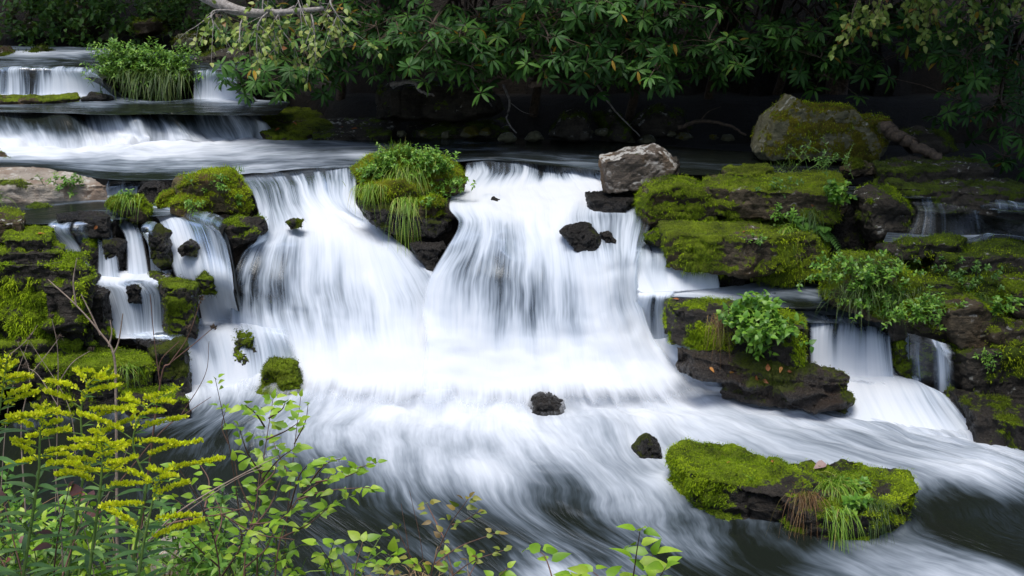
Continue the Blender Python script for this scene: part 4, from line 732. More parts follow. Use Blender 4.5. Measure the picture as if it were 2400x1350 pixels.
def herb(px, py, n, hgt, leaf, label, mat='herb', lean=(0, -.45, .9), spread=.45, rad=.08, prof='ovate', group=None, at=None, cat='plant', name='leafy_plant', per=9, ar=.5, droop=.35):
    """a clump of leafy stems"""
    p, nn = hit(px, py) if at is None else (np.array(at), V3(0, -.3, .9))
    t = thing(name, p - nn * .01, label, cat, group); st = Acc(); lf = Acc()
    for i in range(n):
        b = p + rng.normal(0, rad, 3) * V3(1, .6, .5); d = rand_dirs(1, spread, lean)[0]; h = hgt * rng.uniform(.5, 1.1)
        s = np.linspace(0, 1, 6); C = b + d * (s[:, None] * h); C[:, 2] -= .25 * h * s ** 2
        st.tube(C, np.linspace(.0035, .0015, 6), 4)
        k = per; tt = np.linspace(.25, 1, k); q = np.stack([np.interp(tt, s, C[:, c]) for c in range(3)], 1)
        an = np.arange(k) * 2.4 + rng.uniform(0, 6); sd = nrm(np.cross(d, V3(.2, .1, 1))); up2 = np.cross(sd, d)
        out = np.cos(an)[:, None] * sd + np.sin(an)[:, None] * up2 + d * .45 + V3(0, -.15, .12)
        lf.leaves(q, out, V3(0, -.25, 1) + rng.normal(0, .35, (k, 3)), leaf * rng.uniform(.55, 1.15, k) * (1.1 - .35 * tt), leaf * ar * rng.uniform(.8, 1.1, k), droop, .12, prof)
    st.build('stems', M['stem'], t); lf.build('leaves', M[mat], t); return t

def fern(px, py, n, L, label, mat='dherb', lean=(0, -.5, .6)):
    p, nn = hit(px, py); t = thing('fern', p - nn * .01, label, 'fern'); lf = Acc()
    for i in range(n):
        d = rand_dirs(1, .5, lean)[0]; l = L * rng.uniform(.6, 1.1); s = np.linspace(0, 1, 16)
        C = p + rng.normal(0, .02, 3) + d * (s[:, None] * l); C[:, 2] -= .55 * l * s ** 2
        lf.tube(C[::3], np.linspace(.003, .001, len(C[::3])), 4, r=.2)
        sd = nrm(np.cross(d, V3(0, 0, 1))); w = np.sin(np.pi * np.clip(s * .92 + .08, 0, 1)) ** .7 * l * .26
        for sg in (-1, 1): lf.leaves(C[2:], sg * sd + d * .35 + V3(0, 0, -.15), V3(0, -.3, 1), w[2:], .018 + w[2:] * .12, .2, .05, 'lance', rnd=rng.uniform(.2, .8), st=3)
    lf.build('fronds', M[mat], t); return t

# --- grassy island
T = 'grass tuft'
grass_tuft(955, 400, 200, .40, 'long pale green grass hanging down the front of the mossy island', droop=1.3, lean=(.05, -.75, .55), spread=.42, rad=.08)
grass_tuft(950, 470, 160, .30, 'longest strands of grass reaching the foot of the mossy island', droop=1.5, lean=(.02, -.8, .1), spread=.25, rad=.06)
grass_tuft(935, 366, 240, .22, 'upright fine grass on the crown of the mossy island', droop=.5, spread=.3, rad=.08)
grass_tuft(890, 395, 120, .22, 'arching grass on the left shoulder of the mossy island', droop=.9, spread=.45, rad=.08)
grass_tuft(870, 440, 110, .2, 'grass spilling over the left face of the mossy island', droop=1.3, lean=(-.1, -.8, .3), rad=.07)
grass_tuft(1010, 388, 180, .18, 'dense grass between herbs on the mossy island', droop=.7, rad=.08)
herb(1022, 395, 60, .17, .05, 'bright leafy herb on the right shoulder of the mossy island', per=8, rad=.10)
herb(885, 410, 60, .16, .045, 'leafy herb low on the left of the mossy island', rad=.08)
herb(1050, 435, 30, .15, .045, 'drooping herb on the right flank of the mossy island', lean=(-.05, -.7, .3))
herb(985, 378, 60, .2, .042, 'herb on the crown of the mossy island', rad=.09)
herb(1010, 480, 10, .12, .035, 'small herb on the low yellow stone of the island', rad=.05)
herb(905, 380, 60, .16, .04, 'herb beside grass at the upper left of the mossy island', rad=.07)
# --- left bank plants
herb(160, 440, 20, .17, .05, 'bright leafy herb on the dark end of the pale slab', rad=.07)
grass_tuft(-20, 470, 90, .32, 'arching grass at the left edge beside the pale slab', droop=1.0, lean=(.3, -.4, .8), mat='grass', at=PY(-20, 470, 11.6))
grass_tuft(300, 470, 60, .17, 'tuft of grass hanging from the round brown rock in the shallow pool', droop=1.2, lean=(0, -.6, .6), rad=.05)
herb(300, 462, 8, .12, .035, 'tiny herb on the round brown rock in the shallow pool', rad=.03)
herb(515, 440, 16, .16, .045, 'herb on the front of the yellow-green boulder', rad=.07)
herb(455, 480, 10, .14, .04, 'trailing herb low on the yellow-green boulder', lean=(0, -.8, .1), rad=.04)
herb(560, 470, 8, .12, .04, 'herb at the right edge of the yellow-green boulder', rad=.05)
grass_tuft(550, 405, 30, .14, 'wispy grass on top of the yellow-green boulder', droop=.4, rad=.04)
grass_tuft(480, 420, 50, .10, 'rusty short grass on the yellow-green boulder', mat='rust', droop=.8, rad=.06)
grass_tuft(300, 860, 60, .2, 'pale green grass tuft on the flat mossy slab at the lower left', droop=1.0, rad=.03, lean=(.2, -.5, .6))
# --- upper left grassy clump
ug = [(290, 130, 'leafy top of the bright clump between the upper falls'), (345, 150, 'leafy middle of the bright clump between the upper falls'), (410, 150, 'right side herbs of the bright clump between the upper falls'), (285, 158, 'low left herbs of the bright clump between the upper falls')]
for px, py, lb in ug: herb(px, py, 80, .42, .075, lb, at=PY(px, py + 20, 17.4) , rad=.16, spread=.45, prof='lance', ar=.34, mat='herb', lean=(0, -.45, .95), per=14)
for px, py, lb in [(400, 185, 'grass hanging at the right end of the bright clump'), (320, 185, 'grass hanging at the left of the bright clump'), (365, 195, 'grass hanging below the middle of the bright clump')]:
    grass_tuft(px, py, 130, .4, lb, droop=1.3, lean=(0, -.7, .4), rad=.16, W=.012, at=PY(px, py - 8, 17.2), mat='dgrass')
# --- right outcrop
herb(1955, 465, 24, .2, .07, 'round leaved plant on the right end of the outcrop', mat='herb', rad=.05, ar=.65)
grass_tuft(1895, 500, 60, .28, 'dark grass tuft hanging from the outcrop', mat='dgrass', droop=1.1, lean=(0, -.6, .5), rad=.04)
grass_tuft(1850, 540, 60, .3, 'grass tuft spraying over the lower tier of the outcrop', mat='grass', droop=1.2, lean=(-.1, -.6, .4), rad=.04)
fern(1870, 530, 12, .3, 'fern hanging on the right half of the outcrop')
fern(1920, 530, 10, .28, 'fern at the dark right corner of the outcrop')
herb(1845, 510, 22, .16, .05, 'leafy herb above the fern on the outcrop', mat='herb', rad=.08)
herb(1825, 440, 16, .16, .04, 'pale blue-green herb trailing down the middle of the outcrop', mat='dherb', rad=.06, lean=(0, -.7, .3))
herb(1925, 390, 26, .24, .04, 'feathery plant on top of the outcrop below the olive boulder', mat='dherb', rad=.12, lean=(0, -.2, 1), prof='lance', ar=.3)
herb(1770, 570, 8, .1, .035, 'tiny herb on the moss of the lower tier', rad=.04)
grass_tuft(1840, 400, 40, .14, 'short grass on the top ledge of the outcrop', mat='dgrass', droop=.4, rad=.08)
# --- centre right ledge
herb(1760, 745, 44, .22, .085, 'bright glossy leafed plant hanging on the mossy ledge block', rad=.12, ar=.62, lean=(0, -.75, .55), mat='herb', per=8)
herb(1810, 765, 34, .2, .085, 'right lobe of glossy leaves on the mossy ledge block', rad=.10, ar=.62, lean=(.1, -.8, .3), mat='herb', per=8)
herb(1770, 790, 18, .16, .08, 'lowest glossy leaves on the mossy ledge block', rad=.08, ar=.62, lean=(0, -.8, -.1), mat='herb', per=7)
grass_tuft(1690, 745, 70, .22, 'rusty hanging grass left of the glossy leafed plant', mat='rust', droop=1.5, lean=(0, -.6, .2), rad=.06)
# --- right bank
RB = [(1990, 630, 'grass on the crown of the mound on the right bank'), (2050, 625, 'grass at the back of the mound on the right bank'), (2040, 670, 'grass on the front of the mound on the right bank'), (1990, 690, 'grass drooping at the left foot of the mound on the right bank'), (2090, 690, 'grass at the right side of the mound on the right bank')]
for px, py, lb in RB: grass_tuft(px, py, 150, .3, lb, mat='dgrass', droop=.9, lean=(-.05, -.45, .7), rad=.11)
RH = [(1950, 650, 'leafy herb at the left tip of the right bank'), (2010, 660, 'herb in the grass of the mound on the right bank'), (2070, 650, 'herb near the bare roots of the mound'), (2100, 730, 'herb on the lower right of the mound'), (2040, 720, 'herb low on the front of the mound')]
for px, py, lb in RH: herb(px, py, 26, .2, .055, lb, mat='herb', rad=.12)
herb(2165, 735, 40, .22, .05, 'feathery bright green plant on the brown rooted block', mat='herb', rad=.09, prof='lance', ar=.35, per=12)
herb(2330, 735, 10, .16, .06, 'sprawling herb on the bare brown block', mat='herb', rad=.07, ar=.6)
herb(2240, 640, 22, .14, .045, 'low herb on the terraced ledges of the right bank', mat='dherb', rad=.12)
herb(2290, 660, 18, .14, .045, 'second low herb further right on the terraced ledges', mat='dherb', rad=.12)
herb(2305, 830, 10, .14, .04, 'small hanging herb on the dark lower wall', mat='herb', lean=(0, -.8, -.2), rad=.03, prof='lance', ar=.35)
grass_tuft(2290, 690, 50, .25, 'grass tuft hanging from the terraced ledges', mat='dgrass', droop=1.2, lean=(0, -.6, .4), rad=.04)
# --- rock in the lower pool
grass_tuft(1890, 1165, 120, .30, 'rusty drooping sedge on the long mossy rock in the pool', mat='rust', droop=1.4, lean=(-.05, -.65, .6), rad=.04, W=.004)
grass_tuft(1955, 1140, 200, .36, 'bright green arching grass on the long mossy rock in the pool', droop=1.3, lean=(.05, -.65, .7), rad=.05, W=.005)
grass_tuft(2040, 1180, 110, .28, 'dark sedge at the near end of the long mossy rock in the pool', mat='dgrass', droop=1.2, lean=(.1, -.7, .5), rad=.05, W=.004)
grass_tuft(1960, 1200, 70, .22, 'green grass hanging to the water at the near end of the long mossy rock', droop=1.4, lean=(.1, -.8, .0), rad=.05, W=.005)
grass_tuft(1762, 1130, 12, .12, 'three fine grass blades on the middle of the long mossy rock', droop=.4, rad=.02, W=.004)
grass_tuft(1850, 1082, 30, .16, 'flattened grass blades on top of the long mossy rock', droop=.2, lean=(1, -.2, .1), spread=.12, rad=.015, W=.004)
herb(2000, 1150, 12, .12, .05, 'broad leaved herb on the long mossy rock in the pool', rad=.05, ar=.6)
herb(1995, 1190, 8, .12, .07, 'larger leaved herb among the grass at the near end of the long mossy rock', rad=.03, ar=.65, mat='herb')
grass_tuft(2045, 1120, 30, .12, 'faint grass at the right of the long mossy rock', mat='dgrass', droop=.7, rad=.05, W=.004)

# --- fallen leaves
def fallen(px, py, L, label, mat='orange', W=.5, at=None):
    p, nn = hit(px, py) if at is None else (np.array(at), V3(0, -.2, 1))
    a = Acc(); d = nrm(np.cross(nn, rng.normal(0, 1, 3))); a.leaves(np.zeros(3), d, nn, L, L * W, .12, .2, 'ovate', rnd=rng.uniform(0, 1), st=5)
    o = a.build('fallen_leaf', M[mat]); o.location = Vector(p + nn * .012 - d * L * .5); tag(o, label, 'leaf', 'fallen leaves on the rocks'); return o
for px, py, L, lb in [(98, 550, .07, 'orange dead leaf caught on the ledge above the big mossy block'), (226, 533, .06, 'yellow leaf stuck on the black wet ledge'), (1715, 870, .05, 'orange leaf on the left part of the low dark ledge'), (1800, 862, .08, 'largest orange leaf on the low dark ledge'),
                      (1830, 868, .06, 'orange leaf right of the largest one on the low dark ledge'), (1850, 872, .05, 'orange leaf furthest right on the low dark ledge'), (1795, 895, .06, 'red-orange leaf at the front lip of the low dark ledge'), (1775, 885, .05, 'yellowish leaf on the front of the low dark ledge'),
                      (1668, 868, .06, 'brown-orange leaf hanging at the left lip of the low dark ledge'), (2196, 805, .07, 'single yellow leaf above the dripping threads'), (1583, 703, .06, 'orange leaf at the left end of the mossy ledge block'), (1815, 745, .05, 'orange leaf on the top of the mossy ledge block'),
                      (1708, 1087, .035, 'small brown leaf on the left half of the long mossy rock'), (1812, 1083, .04, 'rust red curled leaf on the long mossy rock'), (2165, 630, .06, 'orange leaf on the left of the terraced ledges'), (1905, 480, .04, 'tan leaf on the brown earthy block'),
                      (1745, 545, .05, 'tan leaf on the lower tier of the outcrop'), (650, 305, .08, 'orange leaf on the flat mossy slab under the rhododendron'), (690, 290, .07, 'yellow leaf on the flat mossy slab under the rhododendron'), (800, 300, .08, 'orange leaf on the dark bare slab'), (830, 303, .09, 'yellow-orange leaf at the right of the dark bare slab'), (2030, 285, .07, 'brown leaf on the right step of the big olive boulder')]:
    fallen(px, py, L, lb)
o = fallen(1922, 1095, .10, 'big pale mauve dead leaf lying on the long mossy rock', 'red', W=.85); o.data.materials[0] = mat_leaf('mauve_dead_leaf', [(0, (.30, .20, .19)), (1, (.34, .24, .22))], .6, .1, tcol=(.3, .2, .18))

# --- rhododendrons along the far bank
def whorls(lf, stx, P, axis, leafL, nl=10):
    for p, ax in zip(P, axis):
        k = int(nl + rng.integers(-2, 3)); a = nrm(np.cross(ax, V3(.3, .2, .9))); b = np.cross(ax, a)
        an = np.arange(k) * (2 * np.pi / k) + rng.normal(0, .18, k) + rng.uniform(0, 6)
        el = rng.uniform(-.4, .3, k)
        d = np.cos(an)[:, None] * a + np.sin(an)[:, None] * b; d = d * np.cos(el)[:, None] + ax * np.sin(el)[:, None]
        L = leafL * rng.uniform(.65, 1.1, k); base = rng.uniform(.1, .75)
        r = np.clip(base + rng.normal(0, .12, k), 0, .93); r[rng.random(k) < .016] = .985
        lf.leaves(p + d * .012, d, ax, L, L * rng.uniform(.24, .30, k), rng.uniform(.15, .65, k), .14, 'ellip', rnd=r, st=5)
def rhododendron(label, x0, x1, low, Y=14.0, n=95, top=-420, leafL=.152, trunk=True):
    """x0..x1: width in the picture; low: (px, py) lower contour of its hanging foliage"""
    xm = (x0 + x1) / 2; bx = PY(xm, 200, Y + 2.6); base = V3(bx[0], Y + 2.8, 0); base[2] = ground_z(base[0], base[1]) - .1
    t = thing('rhododendron', base, label, 'shrub', 'rhododendrons along the far bank'); lf = Acc(); br = Acc(); lx = [p[0] for p in low]; ly = [p[1] for p in low]
    fork = base + V3(rng.normal(0, .15), -.5, .9)
    br.tube(catmull(np.array([base, base + V3(.05, -.2, .45), fork]), 8), np.linspace(.07, .05, 8), 7)
    ns = max(6, int(n / 5.2))
    for i in range(ns):
        px = rng.uniform(x0, x1); lo = np.interp(px, lx, ly); u = rng.random() ** 1.15
        if i < ns * .4: u = rng.uniform(0, .2)
        py = lo - u * (lo - top) - 18; yy = Y + rng.uniform(-.5, .45) + max(0, u - .3) * 1.2
        tip = PY(px, py, yy); mid = (fork + tip) / 2 + V3(rng.normal(0, .2), 0, .35 + rng.uniform(0, .3))
        C = catmull(np.array([fork, mid, tip + V3(0, .12, .1), tip]), 10); br.tube(C, np.linspace(.022, .006, 10), 5)
        k = int(rng.integers(7, 12)); P = tip + rng.normal(0, 1, (k, 3)) * V3(.25, .25, .13) + V3(0, .08, 0)
        for p in P:
            q = C[7] if rng.random() < .5 else C[8]; br.tube(np.array([q, (q + p) / 2 + V3(0, 0, .03), p]), [.005, .004, .003], 4)
        whorls(lf, br, P, nrm(V3(0, -.48, .72) + rng.normal(0, .36, (k, 3))), leafL)
    # dense upper crown added above the view to shade the bank
    k = 110; P = np.stack([rng.uniform(PY(x0, 0, Y)[0] - .2, PY(x1, 0, Y)[0] + .2, k), Y + rng.uniform(.1, 3.2, k), rng.uniform(3.9, 6.2, k)], 1)
    P[:, 1] -= np.clip(P[:, 2] - 4, 0, 2) * .45
    whorls(lf, br, P, nrm(V3(0, -.3, .9) + rng.normal(0, .4, (k, 3))), .34, 11)
    br.build('branches', M['bark'], t); lf.build('crown', M['rhodo'], t); return t
rhododendron('rhododendron drooping low over the slab at the right of the upper falls', 560, 730, [(545, 165), (580, 200), (640, 215), (700, 205), (740, 180)], Y=14.6, n=90, top=40)
rhododendron('rhododendron half hidden behind the bare pale branch', 700, 880, [(690, 160), (760, 150), (830, 175), (880, 165)], Y=14.6)
rhododendron('rhododendron with spaced whorls left of the middle of the far bank', 860, 1030, [(850, 160), (930, 165), (970, 150), (1030, 175)], Y=14.3, n=110)
rhododendron('rhododendron whose lowest sprig hangs nearest the water in the middle', 1010, 1190, [(1000, 165), (1060, 195), (1130, 200), (1160, 240), (1190, 190)], Y=13.9, n=120)
rhododendron('rhododendron above the crooked bare branch', 1170, 1330, [(1160, 200), (1220, 195), (1270, 185), (1290, 140), (1330, 110)], Y=14.0, n=110)
rhododendron('brightest rhododendron hanging above the two dark boulders', 1390, 1570, [(1380, 110), (1420, 190), (1460, 215), (1530, 220), (1570, 200)], Y=13.9, n=130)
rhododendron('sparse rhododendron in the gap right of the crooked branch', 1300, 1420, [(1290, 90), (1350, 110), (1420, 110)], Y=14.8, n=60)
rhododendron('bluish dark rhododendron left of the big olive boulder', 1570, 1760, [(1560, 200), (1620, 120), (1680, 230), (1740, 190), (1770, 150)], Y=14.4, n=110)
rhododendron('dark rhododendron right above the big olive boulder', 1740, 1910, [(1730, 160), (1800, 140), (1850, 170), (1910, 165)], Y=14.8, n=90)
rhododendron('dark rhododendron above the bare right step of the olive boulder', 1890, 2060, [(1880, 160), (1940, 200), (2000, 205), (2060, 215)], Y=14.7, n=100)
rhododendron('shadowy rhododendron behind the driftwood log', 2040, 2230, [(2030, 210), (2100, 150), (2160, 140), (2230, 170)], Y=15.2, n=70)
rhododendron('dim rhododendron trailing down the right edge to the mossy ledges', 2230, 2460, [(2220, 180), (2260, 260), (2320, 320), (2380, 420), (2460, 430)], Y=13.6, n=130)
# --- leafy branches of overhanging trees
def branch(label, limb, Y, side, leafL, mat, bark, sub=16, name='tree_branch', R=.09, per=9, hang=.5, slen=1.0):
    P = np.array([PY(px, py, Y + dy) for px, py, dy in limb]); t = thing(name, P[0], label, 'branch'); lf = Acc(); br = Acc()
    C = catmull(P, 24); br.tube(C, np.linspace(R, R * .25, 24), 7)
    for (sx, sy, ex, ey) in side:
        a = PY(sx, sy, Y); b = PY(ex, ey, Y - rng.uniform(.0, .5)); m = (a + b) / 2 + V3(rng.normal(0, .08), rng.normal(0, .1), .08)
        D = catmull(np.array([a, m, b]), 12); br.tube(D, np.linspace(.014, .004, 12), 5)
        for k in range(sub):
            i = rng.integers(2, 12); q = D[i]; d = nrm(b - a + rng.normal(0, .6, 3) + V3(0, -.1, -hang)); l = rng.uniform(.15, .45) * slen
            s = np.linspace(0, 1, 6); E = q + d * (s[:, None] * l); E[:, 2] -= .25 * l * s ** 2; br.tube(E, np.linspace(.004, .0015, 6), 3)
            u = rng.uniform(.2, 1, per); pp = np.stack([np.interp(u, s, E[:, c]) for c in range(3)], 1)
            lf.leaves(pp, nrm(d + rng.normal(0, .8, (per, 3)) + V3(0, -.1, -.35)), V3(0, -.6, .6) + rng.normal(0, .5, (per, 3)), leafL * rng.uniform(.6, 1.1, per), leafL * .58, .25, .1, 'ovate')
    br.build('branches', M[bark], t); lf.build('leaves', M[mat], t); return t
branch('thick grey limb with sparse pale green leaves reaching in at the top left', [(400, -60, .6), (490, -5, .2), (560, 25, 0), (640, 30, -.1), (760, 20, -.2)], 13.2,
       [(560, 25, 455, 65), (580, 28, 500, 60), (620, 28, 560, 100), (640, 20, 600, 120), (660, 20, 650, 125), (690, 15, 690, 110), (720, 10, 740, 130), (750, 5, 790, 60), (780, -10, 815, 70), (640, -20, 620, 60), (700, -25, 720, 60)], .08, 'birch', 'gbark', sub=9, per=5)
branch('spray of pale green leaves hanging in at the top right corner', [(2500, -90, .3), (2300, -60, 0), (2150, -50, 0), (2020, -40, -.1)], 12.6,
       [(2060, -30, 2010, 60), (2100, -40, 2060, 40), (2140, -40, 2100, 30), (2200, -40, 2190, 50), (2260, -40, 2260, 20), (2320, -40, 2330, 20), (2380, -50, 2390, 10), (2040, -30, 1990, 85), (2200, -30, 2180, 60)], .085, 'birch', 'bark', sub=9, per=6, R=.05, slen=.8)
def bare(label, pts_, Y, r0, r1, mat='bark', name='dead_branch', cat='branch', twigs=()):
    P = np.array([PY(px, py, Y + dy) for px, py, dy in pts_]); t = thing(name, P[0], label, cat); a = Acc()
    C = catmull(P, 22); C += rng.normal(0, r0 * .18, C.shape); a.tube(C, np.linspace(r0, r1, 22), 8)
    for tw in twigs:
        q = np.array([PY(px, py, Y + dy) for px, py, dy in tw]); a.tube(catmull(q, 10), np.linspace(r1 * .7, r1 * .2, 10), 5)
    a.build('wood', M[mat], t); return t
bare('crooked bare branch above the dark water in the middle', [(1245, 200, 0), (1270, 193, 0), (1310, 187, .1), (1340, 192, .2), (1385, 172, .4), (1430, 140, .8)], 14.2, .045, .03)
bare('grey broken twig against the black rock wall', [(915, 198, 0), (965, 192, 0), (985, 212, 0), (1018, 224, 0)], 15.0, .03, .012, 'gbark', twigs=[[(1000, 218, 0), (1000, 228, 0)]])
bare('thin grey root hanging from the shaded bank left of the triangular boulder', [(1180, 200, .6), (1195, 240, .3), (1188, 280, .2), (1210, 312, .1)], 15.3, .018, .008, 'gbark', twigs=[[(1195, 240, .3), (1225, 262, .2), (1250, 268, .1)]])
bare('thin twig slanting down among the dark shaded boulders', [(1395, 190, .6), (1430, 245, .3), (1470, 290, .1), (1500, 318, 0)], 15.0, .014, .006, 'gbark')
bare('dead branch lying on the shaded bank left of the olive boulder', [(1590, 300, .4), (1640, 285, .3), (1700, 292, .1), (1750, 318, 0)], 14.8, .03, .014, 'bark', twigs=[[(1640, 285, .3), (1660, 262, .2), (1690, 250, .2)]])
bare('driftwood log sloping down behind the long mossy ledge', [(2075, 300, .2), (2110, 322, 0), (2150, 345, -.1), (2205, 372, -.2)], 12.9, .075, .05, name='driftwood_log', cat='log')
bare('thin dark trunk leaning at the top left corner', [(15, -80, 0), (25, 10, 0), (35, 60, 0)], 24.0, .11, .10, 'bark', name='sapling_tree', cat='tree')
bare('thin slanting sapling trunk in the far left background', [(95, -20, 0), (75, 25, 0), (55, 60, 0)], 23.5, .07, .05, 'bark', name='sapling_tree', cat='tree')
for px, py, lb, n in [(30, 85, 'dim shrub at the far left bank edge', 22), (110, 100, 'dim low shrub under the grey boulder on the far left bank', 20), (210, 90, 'dim low shrub amid the far left boulders', 20), (330, 60, 'dark shrub high above the grassy clump', 24), (5, 60, 'green ferny shrub at the left frame edge on the far bank', 24), (480, 100, 'dark shrub behind the blocky grey boulder', 40), (250, 20, 'dark foliage at the top of the far left bank', 60), (110, 20, 'dark foliage between the two thin trunks', 60), (420, 10, 'dark foliage beside the thick grey limb', 60)]:
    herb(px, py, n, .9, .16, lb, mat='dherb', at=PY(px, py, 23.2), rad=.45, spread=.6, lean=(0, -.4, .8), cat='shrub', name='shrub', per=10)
# trees whose unseen crowns are added to shade the far left and right banks
for lb, x, y, cx, cy, k in [('tall tree shading the far left bank, its crown above the picture', -8.2, 24.0, -8.2, 22.8, 700), ('tall tree behind the grassy clump, its unseen crown added for shade', -4.6, 22.5, -4.6, 21.3, 900), ('tall tree at the far left, its unseen crown added for shade above the upper falls', -11.0, 21.0, -11, 19.8, 700),
                        ('unseen tall tree added to shade the right bushes, leaning over the olive boulder', 7.4, 14.5, 5.3, 12.4, 2600), ('tall tree behind the big olive boulder, its unseen crown added for shade', 4.6, 17.5, 4.0, 16.3, 1500), ('unseen tall tree past the right frame edge, added to shade the right bank', 8.6, 11.2, 6.2, 10.6, 2200)]:
    t = thing('shade_tree', (x, y, ground_z(x, y)), lb, 'tree', 'tall trees added to shade the banks'); a = Acc(); z0 = ground_z(x, y)
    a.tube(catmull(np.array([V3(x, y, z0 - .2), V3(x + .1, y, z0 + 2.5), V3((x + cx) / 2, (y + cy) / 2, z0 + 4.6), V3(cx, cy, 6.6)]), 10), np.linspace(.16, .10, 10), 8)
    c = Acc(); P = V3(cx, cy, 6.6) + rng.normal(0, 1, (k, 3)) * V3(1.3, 1.5, .8); P = P[P[:, 2] > 4.6]; k = len(P)
    c.leaves(P, rand_dirs(k, 1.0, (0, 0, -.3)), V3(0, 0, 1) + rng.normal(0, .4, (k, 3)), .42, .26, .2, .1, 'ovate', st=3)
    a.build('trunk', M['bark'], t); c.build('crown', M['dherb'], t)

# ================================================================== NEAR BANK PLANTS
def stemcurve(pp, Y, n=24):
    return catmull(np.array([PY(p[0], p[1], Y + (p[2] if len(p) > 2 else 0)) for p in pp]), n)
def goldenrod(label, stem, Y, pan, arms, leafn=22, leafL=.11):
    """stem: picture points from foot to panicle base; pan: from panicle base to nodding tip; arms: number of side sprays"""
    C = stemcurve(stem, Y); t = thing('goldenrod', C[0], label, 'wildflower', 'goldenrods on the near bank'); st = Acc(); lf = Acc(); fl = Acc()
    st.tube(C, np.linspace(.0048, .0034, len(C)), 6)
    A = stemcurve(pan, Y, 20); st.tube(A, np.linspace(.0034, .0012, 20), 5)
    u = np.linspace(.12, .98, leafn); q = np.stack([np.interp(u, np.linspace(0, 1, len(C)), C[:, c]) for c in range(3)], 1)
    an = np.arange(leafn) * 2.4; out = np.stack([np.cos(an), np.sin(an) * .7, .45 + .35 * rng.random(leafn)], 1)
    lf.leaves(q, out, V3(0, -.2, 1), leafL * (1.15 - .55 * u) * rng.uniform(.8, 1.15, leafn), .017, .55, .12, 'lance', st=5)
    plen = np.linalg.norm(np.diff(A, axis=0), axis=1).sum()
    for i in range(arms):
        f = (i + .3) / arms; q = A[int(f * 17)]; l = plen * (.62 * (1 - f) ** .8 + .10) * rng.uniform(.75, 1.15)
        side = (-1) ** i; d = nrm(V3(side * (1.0 + rng.normal(0, .2)), rng.normal(0, .45), .22 + .35 * rng.random()) + (A[-1] - A[0]) / plen * .35)
        s = np.linspace(0, 1, 14); B = q + d * (s[:, None] * l); B[:, 2] -= (.42 * s ** 2 - .12 * s ** 4) * l
        st.tube(B, np.linspace(.0016, .0006, 14), 4)
        k = int(max(40, l * 1150)); u = rng.uniform(.14, 1, k) ** .85; p = np.stack([np.interp(u, s, B[:, c]) for c in range(3)], 1)
        p += rng.normal(0, 1, (k, 3)) * V3(.0035, .0035, .002) + V3(0, 0, .004)
        dd = nrm(d * .35 + V3(0, -.15, .8) + rng.normal(0, .5, (k, 3)))
        fl.leaves(p, dd, rng.normal(0, 1, (k, 3)), rng.uniform(.007, .012, k), .0075, .1, .2, 'ovate', st=3)
        if i % 2 == 0: lf.leaves(q, d + V3(0, -.2, -.1), V3(0, -.3, 1), .035, .007, .4, .1, 'lance')
    k = 70; u = rng.uniform(.45, 1, k); p = np.stack([np.interp(u, np.linspace(0, 1, 20), A[:, c]) for c in range(3)], 1) + rng.normal(0, .004, (k, 3))
    fl.leaves(p, rand_dirs(k, .7), rng.normal(0, 1, (k, 3)), .010, .006, .1, .2, 'ovate', st=3)
    st.build('stem', M['stem'], t); lf.build('leaves', M['goldl'], t); fl.build('flower_head', M['gold'], t); return t
goldenrod('goldenrod cut by the left frame edge, its plume tallest at that edge', [(-60, 1500), (-40, 1250), (-10, 1010)], 2.7, [(-10, 1010), (5, 920), (18, 828)], 14)
goldenrod('goldenrod with a drooping plume reaching toward the low mossy stone', [(285, 1500), (315, 1300), (345, 1130)], 2.9, [(345, 1130), (312, 1040), (340, 960), (425, 906)], 12)
goldenrod('goldenrod with the nodding pale tip before the flat mossy slab', [(140, 1500), (165, 1300), (200, 1090)], 3.0, [(200, 1090), (190, 980), (205, 905), (262, 862)], 14)
goldenrod('goldenrod with the broadest plume in the middle of the patch', [(190, 1500), (215, 1300), (235, 1150)], 2.8, [(235, 1150), (240, 1070), (235, 1000)], 12)
goldenrod('goldenrod with level arms low at the left of the patch', [(30, 1500), (70, 1250), (92, 1100)], 2.75, [(92, 1100), (95, 1010), (110, 940)], 10)
goldenrod('small late goldenrod standing right of the patch beside the leafy shrub', [(310, 1500), (318, 1400), (335, 1280)], 2.6, [(335, 1280), (352, 1200), (372, 1130), (412, 1092)], 8)

